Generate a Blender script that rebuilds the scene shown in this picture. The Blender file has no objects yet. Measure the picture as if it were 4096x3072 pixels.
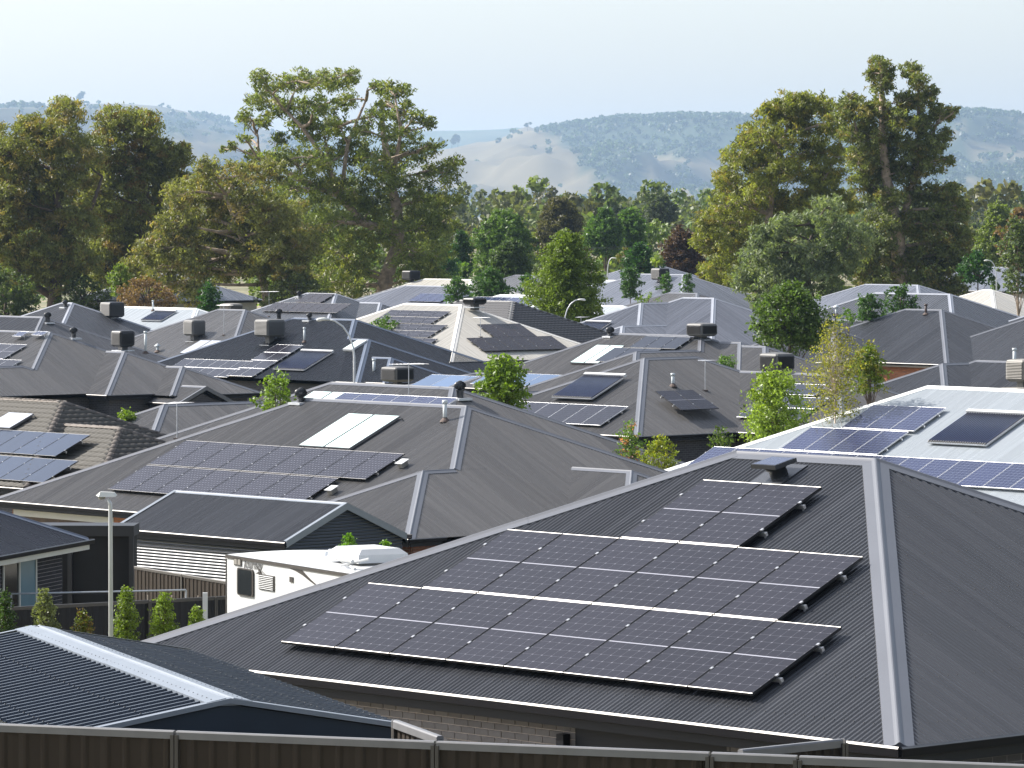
import bpy, math, random
import numpy as np
from mathutils import Vector, Matrix
random.seed(7); rng = np.random.default_rng(7)
R = math.radians
scene = bpy.context.scene
col = scene.collection
# ------------------------------------------------------------------ camera
CAMZ = 11.6
cam_d = bpy.data.cameras.new('camera'); cam = bpy.data.objects.new('camera', cam_d); col.objects.link(cam)
cam_d.sensor_width = 36.0; cam_d.lens = 18110.0 / 4096.0 * 36.0
cam_d.clip_start = 1.0; cam_d.clip_end = 90000.0
cam.location = (0, 0, CAMZ); cam.rotation_euler = (R(90) - math.atan((1536 - 845) / 18110.0), 0, 0)
scene.camera = cam
# ------------------------------------------------------------------ light
SUN = Vector((-0.715, 0.275, 0.643)).normalized()
world = bpy.data.worlds.new('World'); scene.world = world; world.use_nodes = True
wn = world.node_tree.nodes; wl = world.node_tree.links
sky = wn.new('ShaderNodeTexSky'); sky.sky_type = 'NISHITA'; sky.sun_disc = False
sky.sun_elevation = math.asin(SUN.z); sky.sun_rotation = math.atan2(SUN.x, SUN.y)
sky.air_density = 1.0; sky.dust_density = 2.6; sky.ozone_density = 1.3; sky.altitude = 200
hs = wn.new('ShaderNodeHueSaturation'); hs.inputs['Saturation'].default_value = .55; hs.inputs['Value'].default_value = 1.30
wl.new(sky.outputs[0], hs.inputs['Color']); wl.new(hs.outputs[0], wn['Background'].inputs[0]); wn['Background'].inputs[1].default_value = 0.098
sun_d = bpy.data.lights.new('sun', 'SUN'); sun_d.energy = 5.0; sun_d.angle = R(0.5); sun_d.color = (1.0, 0.945, 0.87)
sun = bpy.data.objects.new('sun', sun_d); col.objects.link(sun)
sun.rotation_euler = SUN.to_track_quat('Z', 'Y').to_euler(); sun.location = (-200, 100, 200)
vs = scene.view_settings; vs.view_transform = 'Standard'; vs.look = 'None'; vs.exposure = 0.95; vs.gamma = 1.0; vs.use_curve_mapping = False
scene.cycles.use_denoising = True
scene.cycles.max_bounces = 5; scene.cycles.transparent_max_bounces = 8; scene.cycles.volume_bounces = 1
# ------------------------------------------------------------------ helpers
def tag(o, label=None, cat=None, group=None, kind=None):
    if label: o['label'] = label
    if cat: o['category'] = cat
    if group: o['group'] = group
    if kind: o['kind'] = kind
    return o
def link(o, parent=None):
    col.objects.link(o)
    if parent is not None: o.parent = parent
    return o
def empty(name, label, cat, loc=(0, 0, 0), rz=0, group=None, mat=None):
    o = bpy.data.objects.new(name, None); o.empty_display_size = .3; link(o)
    if mat is not None: o.matrix_world = mat
    else: o.location = loc; o.rotation_euler = (0, 0, rz)
    return tag(o, label, cat, group)
class MB:
    """collects geometry, builds ONE mesh object"""
    def __init__(s): s.v = []; s.f = []; s.m = []; s.uv = []; s.n = 0
    def add(s, verts, faces, mi=0, uvs=None):
        b = s.n; s.v.extend(tuple(p) for p in verts); s.n += len(verts)
        for k, f in enumerate(faces):
            s.f.append([b + i for i in f]); s.m.append(mi)
            if uvs is None: s.uv.extend([(0, 0)] * len(f))
            else: s.uv.extend([uvs[i] for i in f])
        return s
    def box(s, a, b, mi=0, M=None):
        (x0, y0, z0), (x1, y1, z1) = a, b
        v = [Vector(p) for p in ((x0,y0,z0),(x1,y0,z0),(x1,y1,z0),(x0,y1,z0),(x0,y0,z1),(x1,y0,z1),(x1,y1,z1),(x0,y1,z1))]
        if M is not None: v = [M @ p for p in v]
        return s.add(v, [(0,3,2,1),(4,5,6,7),(0,1,5,4),(1,2,6,5),(2,3,7,6),(3,0,4,7)], mi)
    def tube(s, pts, rad, n=8, mi=0, caps=True):
        pts = [Vector(p) for p in pts]
        if not isinstance(rad, (list, tuple)): rad = [rad] * len(pts)
        vs_ = []; prev = None
        for i, p in enumerate(pts):
            d = (pts[min(i+1, len(pts)-1)] - pts[max(i-1, 0)]).normalized()
            if prev is None:
                a = Vector((1, 0, 0)) if abs(d.x) < .9 else Vector((0, 1, 0))
            else: a = prev
            a = (a - d * a.dot(d)).normalized(); b = d.cross(a); prev = a
            for k in range(n):
                t = 2 * math.pi * k / n
                vs_.append(p + (a * math.cos(t) + b * math.sin(t)) * rad[i])
        fs = []
        for i in range(len(pts) - 1):
            for k in range(n):
                fs.append((i*n+k, i*n+(k+1) % n, (i+1)*n+(k+1) % n, (i+1)*n+k))
        if caps: fs.append(tuple(reversed(range(n)))); fs.append(tuple((len(pts)-1)*n+k for k in range(n)))
        return s.add(vs_, fs, mi)
    def lathe(s, prof, n=16, mi=0, c=(0, 0, 0)):
        vs_ = [(c[0]+r*math.cos(2*math.pi*k/n), c[1]+r*math.sin(2*math.pi*k/n), c[2]+z) for r, z in prof for k in range(n)]
        fs = [(i*n+k, i*n+(k+1) % n, (i+1)*n+(k+1) % n, (i+1)*n+k) for i in range(len(prof)-1) for k in range(n)]
        return s.add(vs_, fs, mi)
    def prism(s, poly, z0, z1, mi=0, M=None):
        n = len(poly); v = [Vector((x, y, z0)) for x, y in poly] + [Vector((x, y, z1)) for x, y in poly]
        if M is not None: v = [M @ p for p in v]
        return s.add(v, [tuple(reversed(range(n))), tuple(range(n, 2*n))] + [(i, (i+1) % n, n+(i+1) % n, n+i) for i in range(n)], mi)
    def mesh(s, name, mats, smooth=False):
        me = bpy.data.meshes.new(name); me.from_pydata(s.v, [], s.f)
        for m in (mats if isinstance(mats, (list, tuple)) else [mats]): me.materials.append(m)
        me.polygons.foreach_set('material_index', s.m)
        uvl = me.uv_layers.new(name='UVMap'); uvl.data.foreach_set('uv', np.array(s.uv, dtype=np.float32).ravel())
        if smooth: me.polygons.foreach_set('use_smooth', [True] * len(s.f))
        me.update(); return me
    def build(s, name, mats, parent=None, smooth=False, loc=None, kind=None):
        o = bpy.data.objects.new(name, s.mesh(name, mats, smooth)); link(o, parent)
        if loc is not None: o.location = loc
        if kind: o['kind'] = kind
        return o
def inst(name, me, parent, loc=(0,0,0), mat=None):
    o = bpy.data.objects.new(name, me); link(o, parent)
    if mat is not None: o.matrix_basis = mat
    else: o.location = loc
    return o
def np_mesh(name, V, Fq, mats, tint=None, smooth=False):
    me = bpy.data.meshes.new(name); k = Fq.shape[1]
    me.vertices.add(len(V)); me.vertices.foreach_set('co', np.asarray(V, dtype=np.float32).ravel())
    me.loops.add(Fq.size); me.loops.foreach_set('vertex_index', Fq.astype(np.int32).ravel())
    me.polygons.add(len(Fq)); me.polygons.foreach_set('loop_start', np.arange(0, Fq.size, k, dtype=np.int32))
    me.polygons.foreach_set('loop_total', np.full(len(Fq), k, dtype=np.int32))
    if tint is not None:
        a = me.attributes.new('tint', 'FLOAT_COLOR', 'POINT')
        c = np.ones((len(V), 4), dtype=np.float32); c[:, :3] = tint; a.data.foreach_set('color', c.ravel())
    if smooth: me.polygons.foreach_set('use_smooth', np.ones(len(Fq), dtype=bool))
    for m in (mats if isinstance(mats, (list, tuple)) else [mats]): me.materials.append(m)
    me.update(calc_edges=True); return me
# ------------------------------------------------------------------ materials
def nm(name):
    m = bpy.data.materials.new(name); m.use_nodes = True
    nt = m.node_tree; return m, nt, nt.nodes, nt.links, nt.nodes['Principled BSDF']
def plain(name, rgb, rough=.5, metal=0., spec=.5, var=.12, scale=3., coat=0.):
    m, nt, N, L, P = nm(name)
    P.inputs['Roughness'].default_value = rough; P.inputs['Metallic'].default_value = metal
    P.inputs['Specular IOR Level'].default_value = spec; P.inputs['Coat Weight'].default_value = coat
    tc = N.new('ShaderNodeTexCoord'); nz = N.new('ShaderNodeTexNoise'); nz.inputs['Scale'].default_value = scale; nz.inputs['Detail'].default_value = 5
    L.new(tc.outputs['Object'], nz.inputs['Vector'])
    r = N.new('ShaderNodeMapRange'); r.inputs[1].default_value = .3; r.inputs[2].default_value = .7
    r.inputs[3].default_value = 1 - var; r.inputs[4].default_value = 1 + var; L.new(nz.outputs[0], r.inputs[0])
    mx = N.new('ShaderNodeVectorMath'); mx.operation = 'SCALE'; mx.inputs[0].default_value = rgb; L.new(r.outputs[0], mx.inputs[3])
    L.new(mx.outputs[0], P.inputs['Base Color']); return m
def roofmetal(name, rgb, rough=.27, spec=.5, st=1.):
    """painted steel sheet: every 762 mm sheet a touch different, dust streaks down the slope and pale laps that also paint in corrugation light and shade (uv in metres)"""
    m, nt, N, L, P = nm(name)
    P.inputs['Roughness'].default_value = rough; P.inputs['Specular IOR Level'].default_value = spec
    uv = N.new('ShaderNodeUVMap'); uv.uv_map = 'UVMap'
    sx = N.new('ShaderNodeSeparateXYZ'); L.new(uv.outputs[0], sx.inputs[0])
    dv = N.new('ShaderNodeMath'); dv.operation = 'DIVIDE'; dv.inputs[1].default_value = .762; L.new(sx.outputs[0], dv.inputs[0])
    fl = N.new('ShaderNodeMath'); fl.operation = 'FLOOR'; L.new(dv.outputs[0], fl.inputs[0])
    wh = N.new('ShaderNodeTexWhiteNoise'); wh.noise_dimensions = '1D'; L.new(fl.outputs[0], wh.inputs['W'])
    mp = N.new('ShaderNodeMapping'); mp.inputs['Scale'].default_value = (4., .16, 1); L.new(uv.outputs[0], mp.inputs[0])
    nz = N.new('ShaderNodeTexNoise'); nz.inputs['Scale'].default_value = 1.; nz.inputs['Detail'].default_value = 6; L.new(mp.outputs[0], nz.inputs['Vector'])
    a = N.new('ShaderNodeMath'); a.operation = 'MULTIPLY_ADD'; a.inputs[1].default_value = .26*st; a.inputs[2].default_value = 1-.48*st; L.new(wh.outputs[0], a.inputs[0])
    b = N.new('ShaderNodeMath'); b.operation = 'MULTIPLY_ADD'; b.inputs[1].default_value = .70*st; L.new(nz.outputs[0], b.inputs[0]); L.new(a.outputs[0], b.inputs[2])  # streaks also stand in for corrugation light and shade too fine to show
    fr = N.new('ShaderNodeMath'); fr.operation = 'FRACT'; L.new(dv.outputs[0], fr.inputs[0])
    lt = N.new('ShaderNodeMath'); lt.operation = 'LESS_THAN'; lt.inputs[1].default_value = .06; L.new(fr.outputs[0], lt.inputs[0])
    c = N.new('ShaderNodeMath'); c.operation = 'MULTIPLY_ADD'; c.inputs[1].default_value = .28*st; L.new(lt.outputs[0], c.inputs[0]); L.new(b.outputs[0], c.inputs[2])  # pale line along each lap, a bright stripe painted into the colour
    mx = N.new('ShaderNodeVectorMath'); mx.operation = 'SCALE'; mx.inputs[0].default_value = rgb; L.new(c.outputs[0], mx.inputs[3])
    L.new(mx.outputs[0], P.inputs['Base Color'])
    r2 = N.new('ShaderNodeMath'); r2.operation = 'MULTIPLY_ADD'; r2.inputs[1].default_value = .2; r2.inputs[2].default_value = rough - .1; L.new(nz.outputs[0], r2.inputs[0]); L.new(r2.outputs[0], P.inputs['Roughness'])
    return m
def cellglass(name, cell, line, nx, ny, lw=.035, diamond=.0, rough=.12, bus=0., mid=0., halo=.0, spec=.5):
    """solar glass: printed cells, silver grid lines, diamonds at the cell corners; uv 0..1 over a panel"""
    m, nt, N, L, P = nm(name)
    P.inputs['Roughness'].default_value = rough; P.inputs['Specular IOR Level'].default_value = spec
    uv = N.new('ShaderNodeUVMap'); uv.uv_map = 'UVMap'; sx = N.new('ShaderNodeSeparateXYZ'); L.new(uv.outputs[0], sx.inputs[0])
    def M(op, a, b=None, c=None):
        n = N.new('ShaderNodeMath'); n.operation = op
        for k, x in enumerate((a, b, c)):
            if x is None: continue
            if isinstance(x, (int, float)): n.inputs[k].default_value = x
            else: L.new(x, n.inputs[k])
        return n.outputs[0]
    fx = M('FRACT', M('MULTIPLY', sx.outputs[0], nx)); fy = M('FRACT', M('MULTIPLY', sx.outputs[1], ny))
    ex = M('ABSOLUTE', M('SUBTRACT', fx, .5)); ey = M('ABSOLUTE', M('SUBTRACT', fy, .5))
    g = M('MAXIMUM', M('GREATER_THAN', ex, .5 - lw), M('GREATER_THAN', ey, .5 - lw))
    if diamond > 0: g = M('MAXIMUM', g, M('MULTIPLY', M('GREATER_THAN', M('ADD', ex, ey), 1 - diamond), 1.6))
    if bus > 0:
        f2 = M('FRACT', M('MULTIPLY', sx.outputs[0], nx * 3)); g = M('MAXIMUM', g, M('MULTIPLY', M('GREATER_THAN', M('ABSOLUTE', M('SUBTRACT', f2, .5)), .47), bus))
    if mid > 0: g = M('MAXIMUM', g, M('MULTIPLY', M('LESS_THAN', M('ABSOLUTE', M('SUBTRACT', sx.outputs[1], .5)), mid), 4.))
    oi = N.new('ShaderNodeObjectInfo'); tn = M('MULTIPLY_ADD', oi.outputs['Random'], .3, .85)
    vm = N.new('ShaderNodeVectorMath'); vm.operation = 'SCALE'; vm.inputs[0].default_value = cell; L.new(tn, vm.inputs[3])
    mx = N.new('ShaderNodeMix'); mx.data_type = 'RGBA'; mx.clamp_factor = False
    L.new(g, mx.inputs[0]); L.new(vm.outputs[0], mx.inputs[6]); mx.inputs[7].default_value = (*line, 1)
    L.new(mx.outputs[2], P.inputs['Base Color'])
    nz = N.new('ShaderNodeTexNoise'); nz.inputs['Scale'].default_value = 1.7; tc = N.new('ShaderNodeTexCoord'); L.new(tc.outputs['Object'], nz.inputs['Vector'])
    L.new(M('MULTIPLY_ADD', nz.outputs[0], .12, rough - .04), P.inputs['Roughness'])
    return m
def leafmat(name, trans=.25, rough=.5):
    m, nt, N, L, P = nm(name)
    at_ = N.new('ShaderNodeAttribute'); at_.attribute_name = 'tint'
    P.inputs['Roughness'].default_value = rough; P.inputs['Specular IOR Level'].default_value = .35
    L.new(at_.outputs['Color'], P.inputs['Base Color'])
    tr = N.new('ShaderNodeBsdfTranslucent'); sc = N.new('ShaderNodeVectorMath'); sc.operation = 'MULTIPLY'; sc.inputs[1].default_value = (1.5, 1.6, .6)
    L.new(at_.outputs['Color'], sc.inputs[0]); L.new(sc.outputs[0], tr.inputs[0])
    mx = N.new('ShaderNodeMixShader'); mx.inputs[0].default_value = trans
    L.new(P.outputs[0], mx.inputs[1]); L.new(tr.outputs[0], mx.inputs[2]); L.new(mx.outputs[0], N['Material Output'].inputs[0]); return m
def brickmat(name, c1, c2, mortar, scale=1.):
    m, nt, N, L, P = nm(name); P.inputs['Roughness'].default_value = .85
    tc = N.new('ShaderNodeTexCoord'); s = N.new('ShaderNodeSeparateXYZ'); L.new(tc.outputs['Object'], s.inputs[0])
    ad = N.new('ShaderNodeMath'); ad.operation = 'ADD'; L.new(s.outputs[0], ad.inputs[0]); L.new(s.outputs[1], ad.inputs[1])
    cb = N.new('ShaderNodeCombineXYZ'); L.new(ad.outputs[0], cb.inputs[0]); L.new(s.outputs[2], cb.inputs[1])
    b = N.new('ShaderNodeTexBrick'); L.new(cb.outputs[0], b.inputs['Vector']); b.inputs['Scale'].default_value = 1.
    b.inputs['Color1'].default_value = (*c1, 1); b.inputs['Color2'].default_value = (*c2, 1); b.inputs['Mortar'].default_value = (*mortar, 1)
    b.inputs['Brick Width'].default_value = .24; b.inputs['Row Height'].default_value = .086; b.inputs['Mortar Size'].default_value = .006
    L.new(b.outputs[0], P.inputs['Base Color']); return m
def randmat(name, rgb, var=.25, rough=.8, spec=.3):
    """colour varies from piece to piece"""
    m, nt, N, L, P = nm(name); P.inputs['Roughness'].default_value = rough; P.inputs['Specular IOR Level'].default_value = spec
    oi = N.new('ShaderNodeObjectInfo'); tc = N.new('ShaderNodeTexCoord'); nz = N.new('ShaderNodeTexNoise'); nz.inputs['Scale'].default_value = 14
    L.new(tc.outputs['Object'], nz.inputs['Vector'])
    a = N.new('ShaderNodeMath'); a.operation = 'MULTIPLY_ADD'; a.inputs[1].default_value = 2*var; a.inputs[2].default_value = 1 - var - .1; L.new(oi.outputs['Random'], a.inputs[0])
    b = N.new('ShaderNodeMath'); b.operation = 'MULTIPLY_ADD'; b.inputs[1].default_value = .25; L.new(nz.outputs[0], b.inputs[0]); L.new(a.outputs[0], b.inputs[2])
    mx = N.new('ShaderNodeVectorMath'); mx.operation = 'SCALE'; mx.inputs[0].default_value = rgb; L.new(b.outputs[0], mx.inputs[3]); L.new(mx.outputs[0], P.inputs['Base Color']); return m
M = {}
M['mono'] = roofmetal('roof_woodland', (.038, .040, .045)); M['monocap'] = plain('cap_woodland', (.10, .106, .122), .38, var=.06, scale=.8)  # metal caps are sheet paint made paler, sunlit look put into the colour
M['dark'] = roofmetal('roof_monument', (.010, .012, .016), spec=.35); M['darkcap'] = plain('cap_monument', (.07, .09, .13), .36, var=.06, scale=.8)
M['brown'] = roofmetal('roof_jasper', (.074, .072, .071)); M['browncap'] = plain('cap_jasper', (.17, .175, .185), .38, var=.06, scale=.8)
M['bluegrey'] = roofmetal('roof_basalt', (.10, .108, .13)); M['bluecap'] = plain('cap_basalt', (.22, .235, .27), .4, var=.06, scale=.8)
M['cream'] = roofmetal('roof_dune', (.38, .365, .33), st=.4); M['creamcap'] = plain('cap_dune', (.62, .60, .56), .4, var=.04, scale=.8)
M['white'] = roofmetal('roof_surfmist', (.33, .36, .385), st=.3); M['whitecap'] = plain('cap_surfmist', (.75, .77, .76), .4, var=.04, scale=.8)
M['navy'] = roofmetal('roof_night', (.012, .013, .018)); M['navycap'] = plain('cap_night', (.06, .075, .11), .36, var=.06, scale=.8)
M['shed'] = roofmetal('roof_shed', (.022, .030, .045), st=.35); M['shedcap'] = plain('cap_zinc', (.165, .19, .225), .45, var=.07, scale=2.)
M['shedtrim'] = plain('trim_shed', (.014, .024, .04), .5, spec=.3, var=.08)
M['gutter'] = plain('gutter_dark', (.008, .0085, .012), .5, spec=.12, var=.08)
M['fascia'] = plain('fascia_dark', (.010, .012, .017), .55, spec=.2, var=.08); M['fasciaw'] = plain('fascia_pale', (.5, .5, .47), .5, var=.05)
M['soffit'] = plain('soffit', (.05, .05, .055), .7)
M['tile'] = randmat('concrete_tile', (.088, .083, .074), .12); M['tilecap'] = randmat('ridge_tile_mat', (.125, .11, .098), .12)
M['tileg'] = randmat('grey_tile', (.09, .09, .095), .15); M['tilegcap'] = randmat('grey_ridge_tile', (.19, .19, .19), .12)
M['tilebase'] = plain('tile_underlay', (.03, .03, .03), .9)
M['wdark'] = brickmat('brick_dark', (.03, .03, .038), (.05, .05, .06), (.12, .12, .13)); M['wred'] = brickmat('brick_red', (.25, .10, .06), (.18, .07, .045), (.3, .27, .23))
M['wtan'] = brickmat('brick_tan', (.3, .23, .16), (.24, .18, .12), (.35, .32, .27)); M['wrender'] = plain('render_pale', (.42, .40, .37), .8)
M['bgrey'] = randmat('brick_blue_grey', (.13, .125, .13), .16, .85); M['mgrey'] = plain('mortar_grey', (.36, .31, .28), .9, scale=20)
M['bred'] = randmat('brick_red_piece', (.20, .085, .055), .3, .85); M['borange'] = randmat('brick_orange_piece', (.34, .14, .07), .22, .85)
M['bdark'] = randmat('brick_charcoal', (.022, .021, .028), .3, .8); M['mlight'] = plain('mortar_light', (.26, .25, .25), .9, scale=20)
M['btan'] = randmat('brick_olive', (.12, .09, .05), .2, .85)
M['blkg'] = plain('panel_frame_glossy', (.20, .195, .19), .46, metal=.85, spec=.9, var=.05); M['blk'] = plain('panel_frame_black', (.10, .10, .11), .4, spec=.8, var=.05); M['blkd'] = plain('panel_frame_side', (.012, .012, .014), .4, var=.05); M['sil'] = plain('panel_frame_silver', (.62, .63, .65), .35, metal=.3, var=.04)
M['alu'] = plain('aluminium', (.7, .7, .7), .3, metal=.8, var=.05); M['galv'] = plain('galvanised', (.45, .47, .5), .45, metal=.4, var=.12, scale=8.)
M['backsheet'] = plain('panel_underside', (.02, .02, .02), .7)
M['g_mono'] = cellglass('glass_mono', (.017, .016, .022), (.09, .09, .105), 6, 10, .012, .09, mid=.006, rough=.22, spec=.2)
M['g_sun'] = cellglass('glass_backcontact', (.018, .017, .024), (.13, .13, .16), 8, 12, .018, .14, rough=.22, spec=.2)
M['g_blk'] = cellglass('glass_allblack', (.012, .014, .022), (.03, .033, .042), 6, 10, .012, .0, rough=.14)
M['g_grid'] = cellglass('glass_grid', (.014, .014, .02), (.09, .09, .12), 6, 10, .018, .0, bus=.4, rough=.2, spec=.25)
M['g_sky'] = cellglass('glass_sky_reflect', (.075, .12, .21), (.12, .15, .2), 1, 1, .004, .0, rough=.14)  # reflected sky is put into the glass colour
M['g_nvy'] = cellglass('glass_navy', (.022, .033, .062), (.04, .05, .07), 6, 10, .012, .0, rough=.16)
M['g_poly'] = cellglass('glass_poly', (.017, .022, .062), (.17, .2, .28), 6, 10, .022, .0, bus=.5, rough=.16)
M['g_brn'] = cellglass('glass_brown', (.018, .013, .014), (.05, .045, .05), 6, 10, .015, .0, rough=.25, spec=.3)
M['tube'] = plain('tube_glass', (.010, .018, .06), .08, spec=.8, var=.1, coat=.5); M['coll'] = plain('collector_glass', (.60, .78, .74), .25, var=.03, scale=.7, coat=.3)  # collector glass paled so its base colour carries the sky glare
M['collg'] = plain('collector_glass_grey', (.42, .45, .5), .25, var=.03, scale=.7, coat=.3)  # greyer collector glass, glare likewise in the colour
M['whitep'] = plain('white_paint', (.50, .51, .515), .35, var=.03); M['cool'] = plain('cooler_plastic', (.11, .11, .108), .6, var=.08, scale=6); M['coold'] = plain('cooler_dark', (.014, .015, .019), .5, var=.1)
M['coolt'] = plain('cooler_tan', (.20, .19, .17), .6, var=.08, scale=6)
M['rubber'] = plain('flashing_rust', (.085, .06, .05), .8, var=.2, scale=20); M['vent'] = plain('vent_dark', (.03, .032, .036), .4, var=.1); M['ventg'] = plain('vent_green', (.24, .28, .22), .5, var=.1)
M['pipe'] = plain('pvc_pipe', (.5, .54, .56), .5, var=.06); M['pipeb'] = plain('pipe_brown', (.07, .05, .045), .6)
M['pole'] = plain('pole_galv', (.52, .54, .56), .4, metal=.25, var=.08, scale=2); M['lum'] = plain('luminaire', (.62, .63, .6), .4, var=.05)
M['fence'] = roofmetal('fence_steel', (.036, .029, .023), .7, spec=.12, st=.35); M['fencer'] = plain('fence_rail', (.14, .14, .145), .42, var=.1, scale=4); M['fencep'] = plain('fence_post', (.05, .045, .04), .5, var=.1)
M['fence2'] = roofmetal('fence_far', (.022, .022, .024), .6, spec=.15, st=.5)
M['glassw'] = plain('window_glass', (.015, .018, .02), .15, spec=.5, var=.1); M['glassb'] = plain('window_blind', (.09, .17, .22), .3, var=.08); M['black'] = plain('shade_black', (.008, .008, .009), .9)
M['olive'] = plain('yellow_blind', (.16, .15, .07), .6, var=.06, scale=1)
M['bark'] = plain('bark_grey', (.30, .235, .18), .9, var=.45, scale=2.5); M['barkw'] = plain('bark_pale', (.5, .42, .34), .8, var=.3, scale=2.5); M['barkd'] = plain('bark_dark', (.09, .065, .05), .9, var=.3, scale=3)
M['leaf'] = leafmat('leaf', .38); M['leafb'] = leafmat('leaf_bright', .4, .45); M['flower'] = plain('flower_pink', (.7, .25, .2), .6)
# ------------------------------------------------------------------ setting
def ground_z(x, y):
    ys = [0, 40.3, 41.2, 46, 56, 95, 128, 200, 1e5]; zs = [6.6, 5.3, 4.3, 3.3, 2.9, 1.45, -.35, -.2, -.2]
    return float(np.interp(y, ys, zs))
def make_ground():
    ys = np.array([-60, 0, 20, 40.3, 41.2, 46, 56, 70, 82, 95, 110, 128, 150, 200, 300, 500, 900, 1500, 2500, 4000, 7000, 14000])
    xs = np.array([-6000, -2500, -1000, -400, -200, -100, -50, -25, -10, 0, 10, 25, 50, 100, 200, 400, 1000, 2500, 6000])
    V = [(x, y, ground_z(x, y)) for y in ys for x in xs]; n = len(xs)
    F = np.array([(j*n+i, j*n+i+1, (j+1)*n+i+1, (j+1)*n+i) for j in range(len(ys)-1) for i in range(n-1)])
    m, nt, N, L, P = nm('ground_soil'); P.inputs['Roughness'].default_value = .95
    tc = N.new('ShaderNodeTexCoord'); nz = N.new('ShaderNodeTexNoise'); nz.inputs['Scale'].default_value = .12; nz.inputs['Detail'].default_value = 8; L.new(tc.outputs['Object'], nz.inputs['Vector'])
    r = N.new('ShaderNodeValToRGB'); r.color_ramp.elements[0].position = .4; r.color_ramp.elements[1].position = .62
    r.color_ramp.elements[0].color = (.10, .11, .05, 1); r.color_ramp.elements[1].color = (.24, .20, .13, 1); L.new(nz.outputs[0], r.inputs[0]); L.new(r.outputs[0], P.inputs['Base Color'])
    tag(link(bpy.data.objects.new('ground', np_mesh('ground', V, F, m))), kind='structure')
make_ground()
# ------------------------------------------------------------------ houses
HOUSES = {}
def axes(yaw):
    y = R(yaw); return Vector((math.cos(y), -math.sin(y), 0)), Vector((math.sin(y), math.cos(y), 0))
def dists(r, x, y, gab):
    return [('L', x - r[0]), ('R', r[1] - x), ('F', y - r[2]), ('B', r[3] - y)]
def zroof(r, gab, t, x, y):
    if x <= r[0] or x >= r[1] or y <= r[2] or y >= r[3]: return -1e9
    return r[4] + t * min(d for k, d in dists(r, x, y, gab) if k not in gab)
def face_pt(r, f, a, d):
    return {'F': (a, r[2]+d), 'B': (a, r[3]-d), 'L': (r[0]+d, a), 'R': (r[1]-d, a)}[f]
def face_range(r, f): return (r[0], r[1]) if f in 'FB' else (r[2], r[3])
def face_dmax(r, f, a, gab):
    a0, a1 = face_range(r, f); s0, s1 = ('L', 'R') if f in 'FB' else ('F', 'B'); opp = {'F': 'B', 'B': 'F', 'L': 'R', 'R': 'L'}[f]
    w = (r[3]-r[2]) if f in 'FB' else (r[1]-r[0])
    c = [w if opp in gab else w/2]
    if s0 not in gab: c.append(a - a0)
    if s1 not in gab: c.append(a1 - a)
    return max(0., min(c))
def hidden_iv(rj, gabj, t, f, ri, a, tie):
    """interval of d on face f of ri (line a) that lies under rect rj"""
    lo, hi = -1e9, 1e9
    sx, sy = {'F': (0, 1), 'B': (0, -1), 'L': (1, 0), 'R': (-1, 0)}[f]; x0, y0 = face_pt(ri, f, a, 0)
    for k, c0, c1 in (('L', x0 - rj[0], sx), ('R', rj[1] - x0, -sx), ('F', y0 - rj[2], sy), ('B', rj[3] - y0, -sy)):
        cons = [(c0, c1)]
        if k not in gabj: cons.append((rj[4] + t*c0 - ri[4] + (tie), t*c1 - t))
        for b, m in cons:      # b + m d > 0
            if abs(m) < 1e-9:
                if b <= 0: return None
            elif m > 0: lo = max(lo, -b/m)
            else: hi = min(hi, -b/m)
    return (lo, hi) if hi > lo else None
def visible_iv(rects, gabs, i, f, t, a):
    ri = rects[i]; dm = face_dmax(ri, f, a, gabs[i])
    iv = [(0., dm)] if dm > .004 else []
    for j, rj in enumerate(rects):
        if j == i: continue
        h = hidden_iv(rj, gabs[j], t, f, ri, a, .004 if j < i else -.004)
        if h is None: continue
        lo, hi = h; lo += .03; hi -= .03
        if hi <= lo: continue
        out = []
        for p, q in iv:
            if hi <= p or lo >= q: out.append((p, q)); continue
            if lo > p: out.append((p, lo))
            if hi < q: out.append((hi, q))
        iv = out
    return iv
def corr_faces(mb, rects, gabs, i, t, per, amp, ns, faces, over=.05):
    c = 1/math.sqrt(1+t*t)
    for f in faces:
        r = rects[i]; a0, a1 = face_range(r, f); n = max(2, int((a1-a0)/per*ns))
        prev = None
        nx, ny = {'F': (0, -1), 'B': (0, 1), 'L': (-1, 0), 'R': (1, 0)}[f]
        lo_, hi_ = a0+1e-4, a1-1e-4
        for s in range(n+1):
            a = lo_ + (hi_-lo_)*s/n; iv = visible_iv(rects, gabs, i, f, t, a); w = amp*math.cos(2*math.pi*a/per) if amp else 0.
            cols = []
            for d0, d1 in iv:
                if d0 == 0: d0 = -over
                ids = []
                for d in (d0, d1):
                    x, y = face_pt(r, f, a, d); z = r[4] + t*d
                    x += nx*w*t*c; y += ny*w*t*c; z += w*c
                    mb.v.append((x, y, z)); ids.append(mb.n); mb.n += 1
                cols.append((d0, d1, ids, a))
            if prev:
                for d0, d1, ids, aa in cols:
                    best = None
                    for p in prev:
                        ov = min(d1, p[1]) - max(d0, p[0])
                        if ov > -.2 and (best is None or ov > best[0]): best = (ov, p)
                    if best:
                        p = best[1]; q = [p[2][0], ids[0], ids[1], p[2][1]]; u = [(p[3], p[0]/c), (aa, d0/c), (aa, d1/c), (p[3], p[1]/c)]
                        if f in 'BL': q.reverse(); u.reverse()
                        mb.f.append(q); mb.m.append(0); mb.uv.extend(u)
            prev = cols
def runs(pts_ok):
    out = []; s = None
    for k, ok in enumerate(pts_ok):
        if ok and s is None: s = k
        if (not ok) and s is not None:
            if k - s > 1: out.append((s, k-1))
            s = None
    if s is not None and len(pts_ok) - s > 1: out.append((s, len(pts_ok)-1))
    return out
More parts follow.
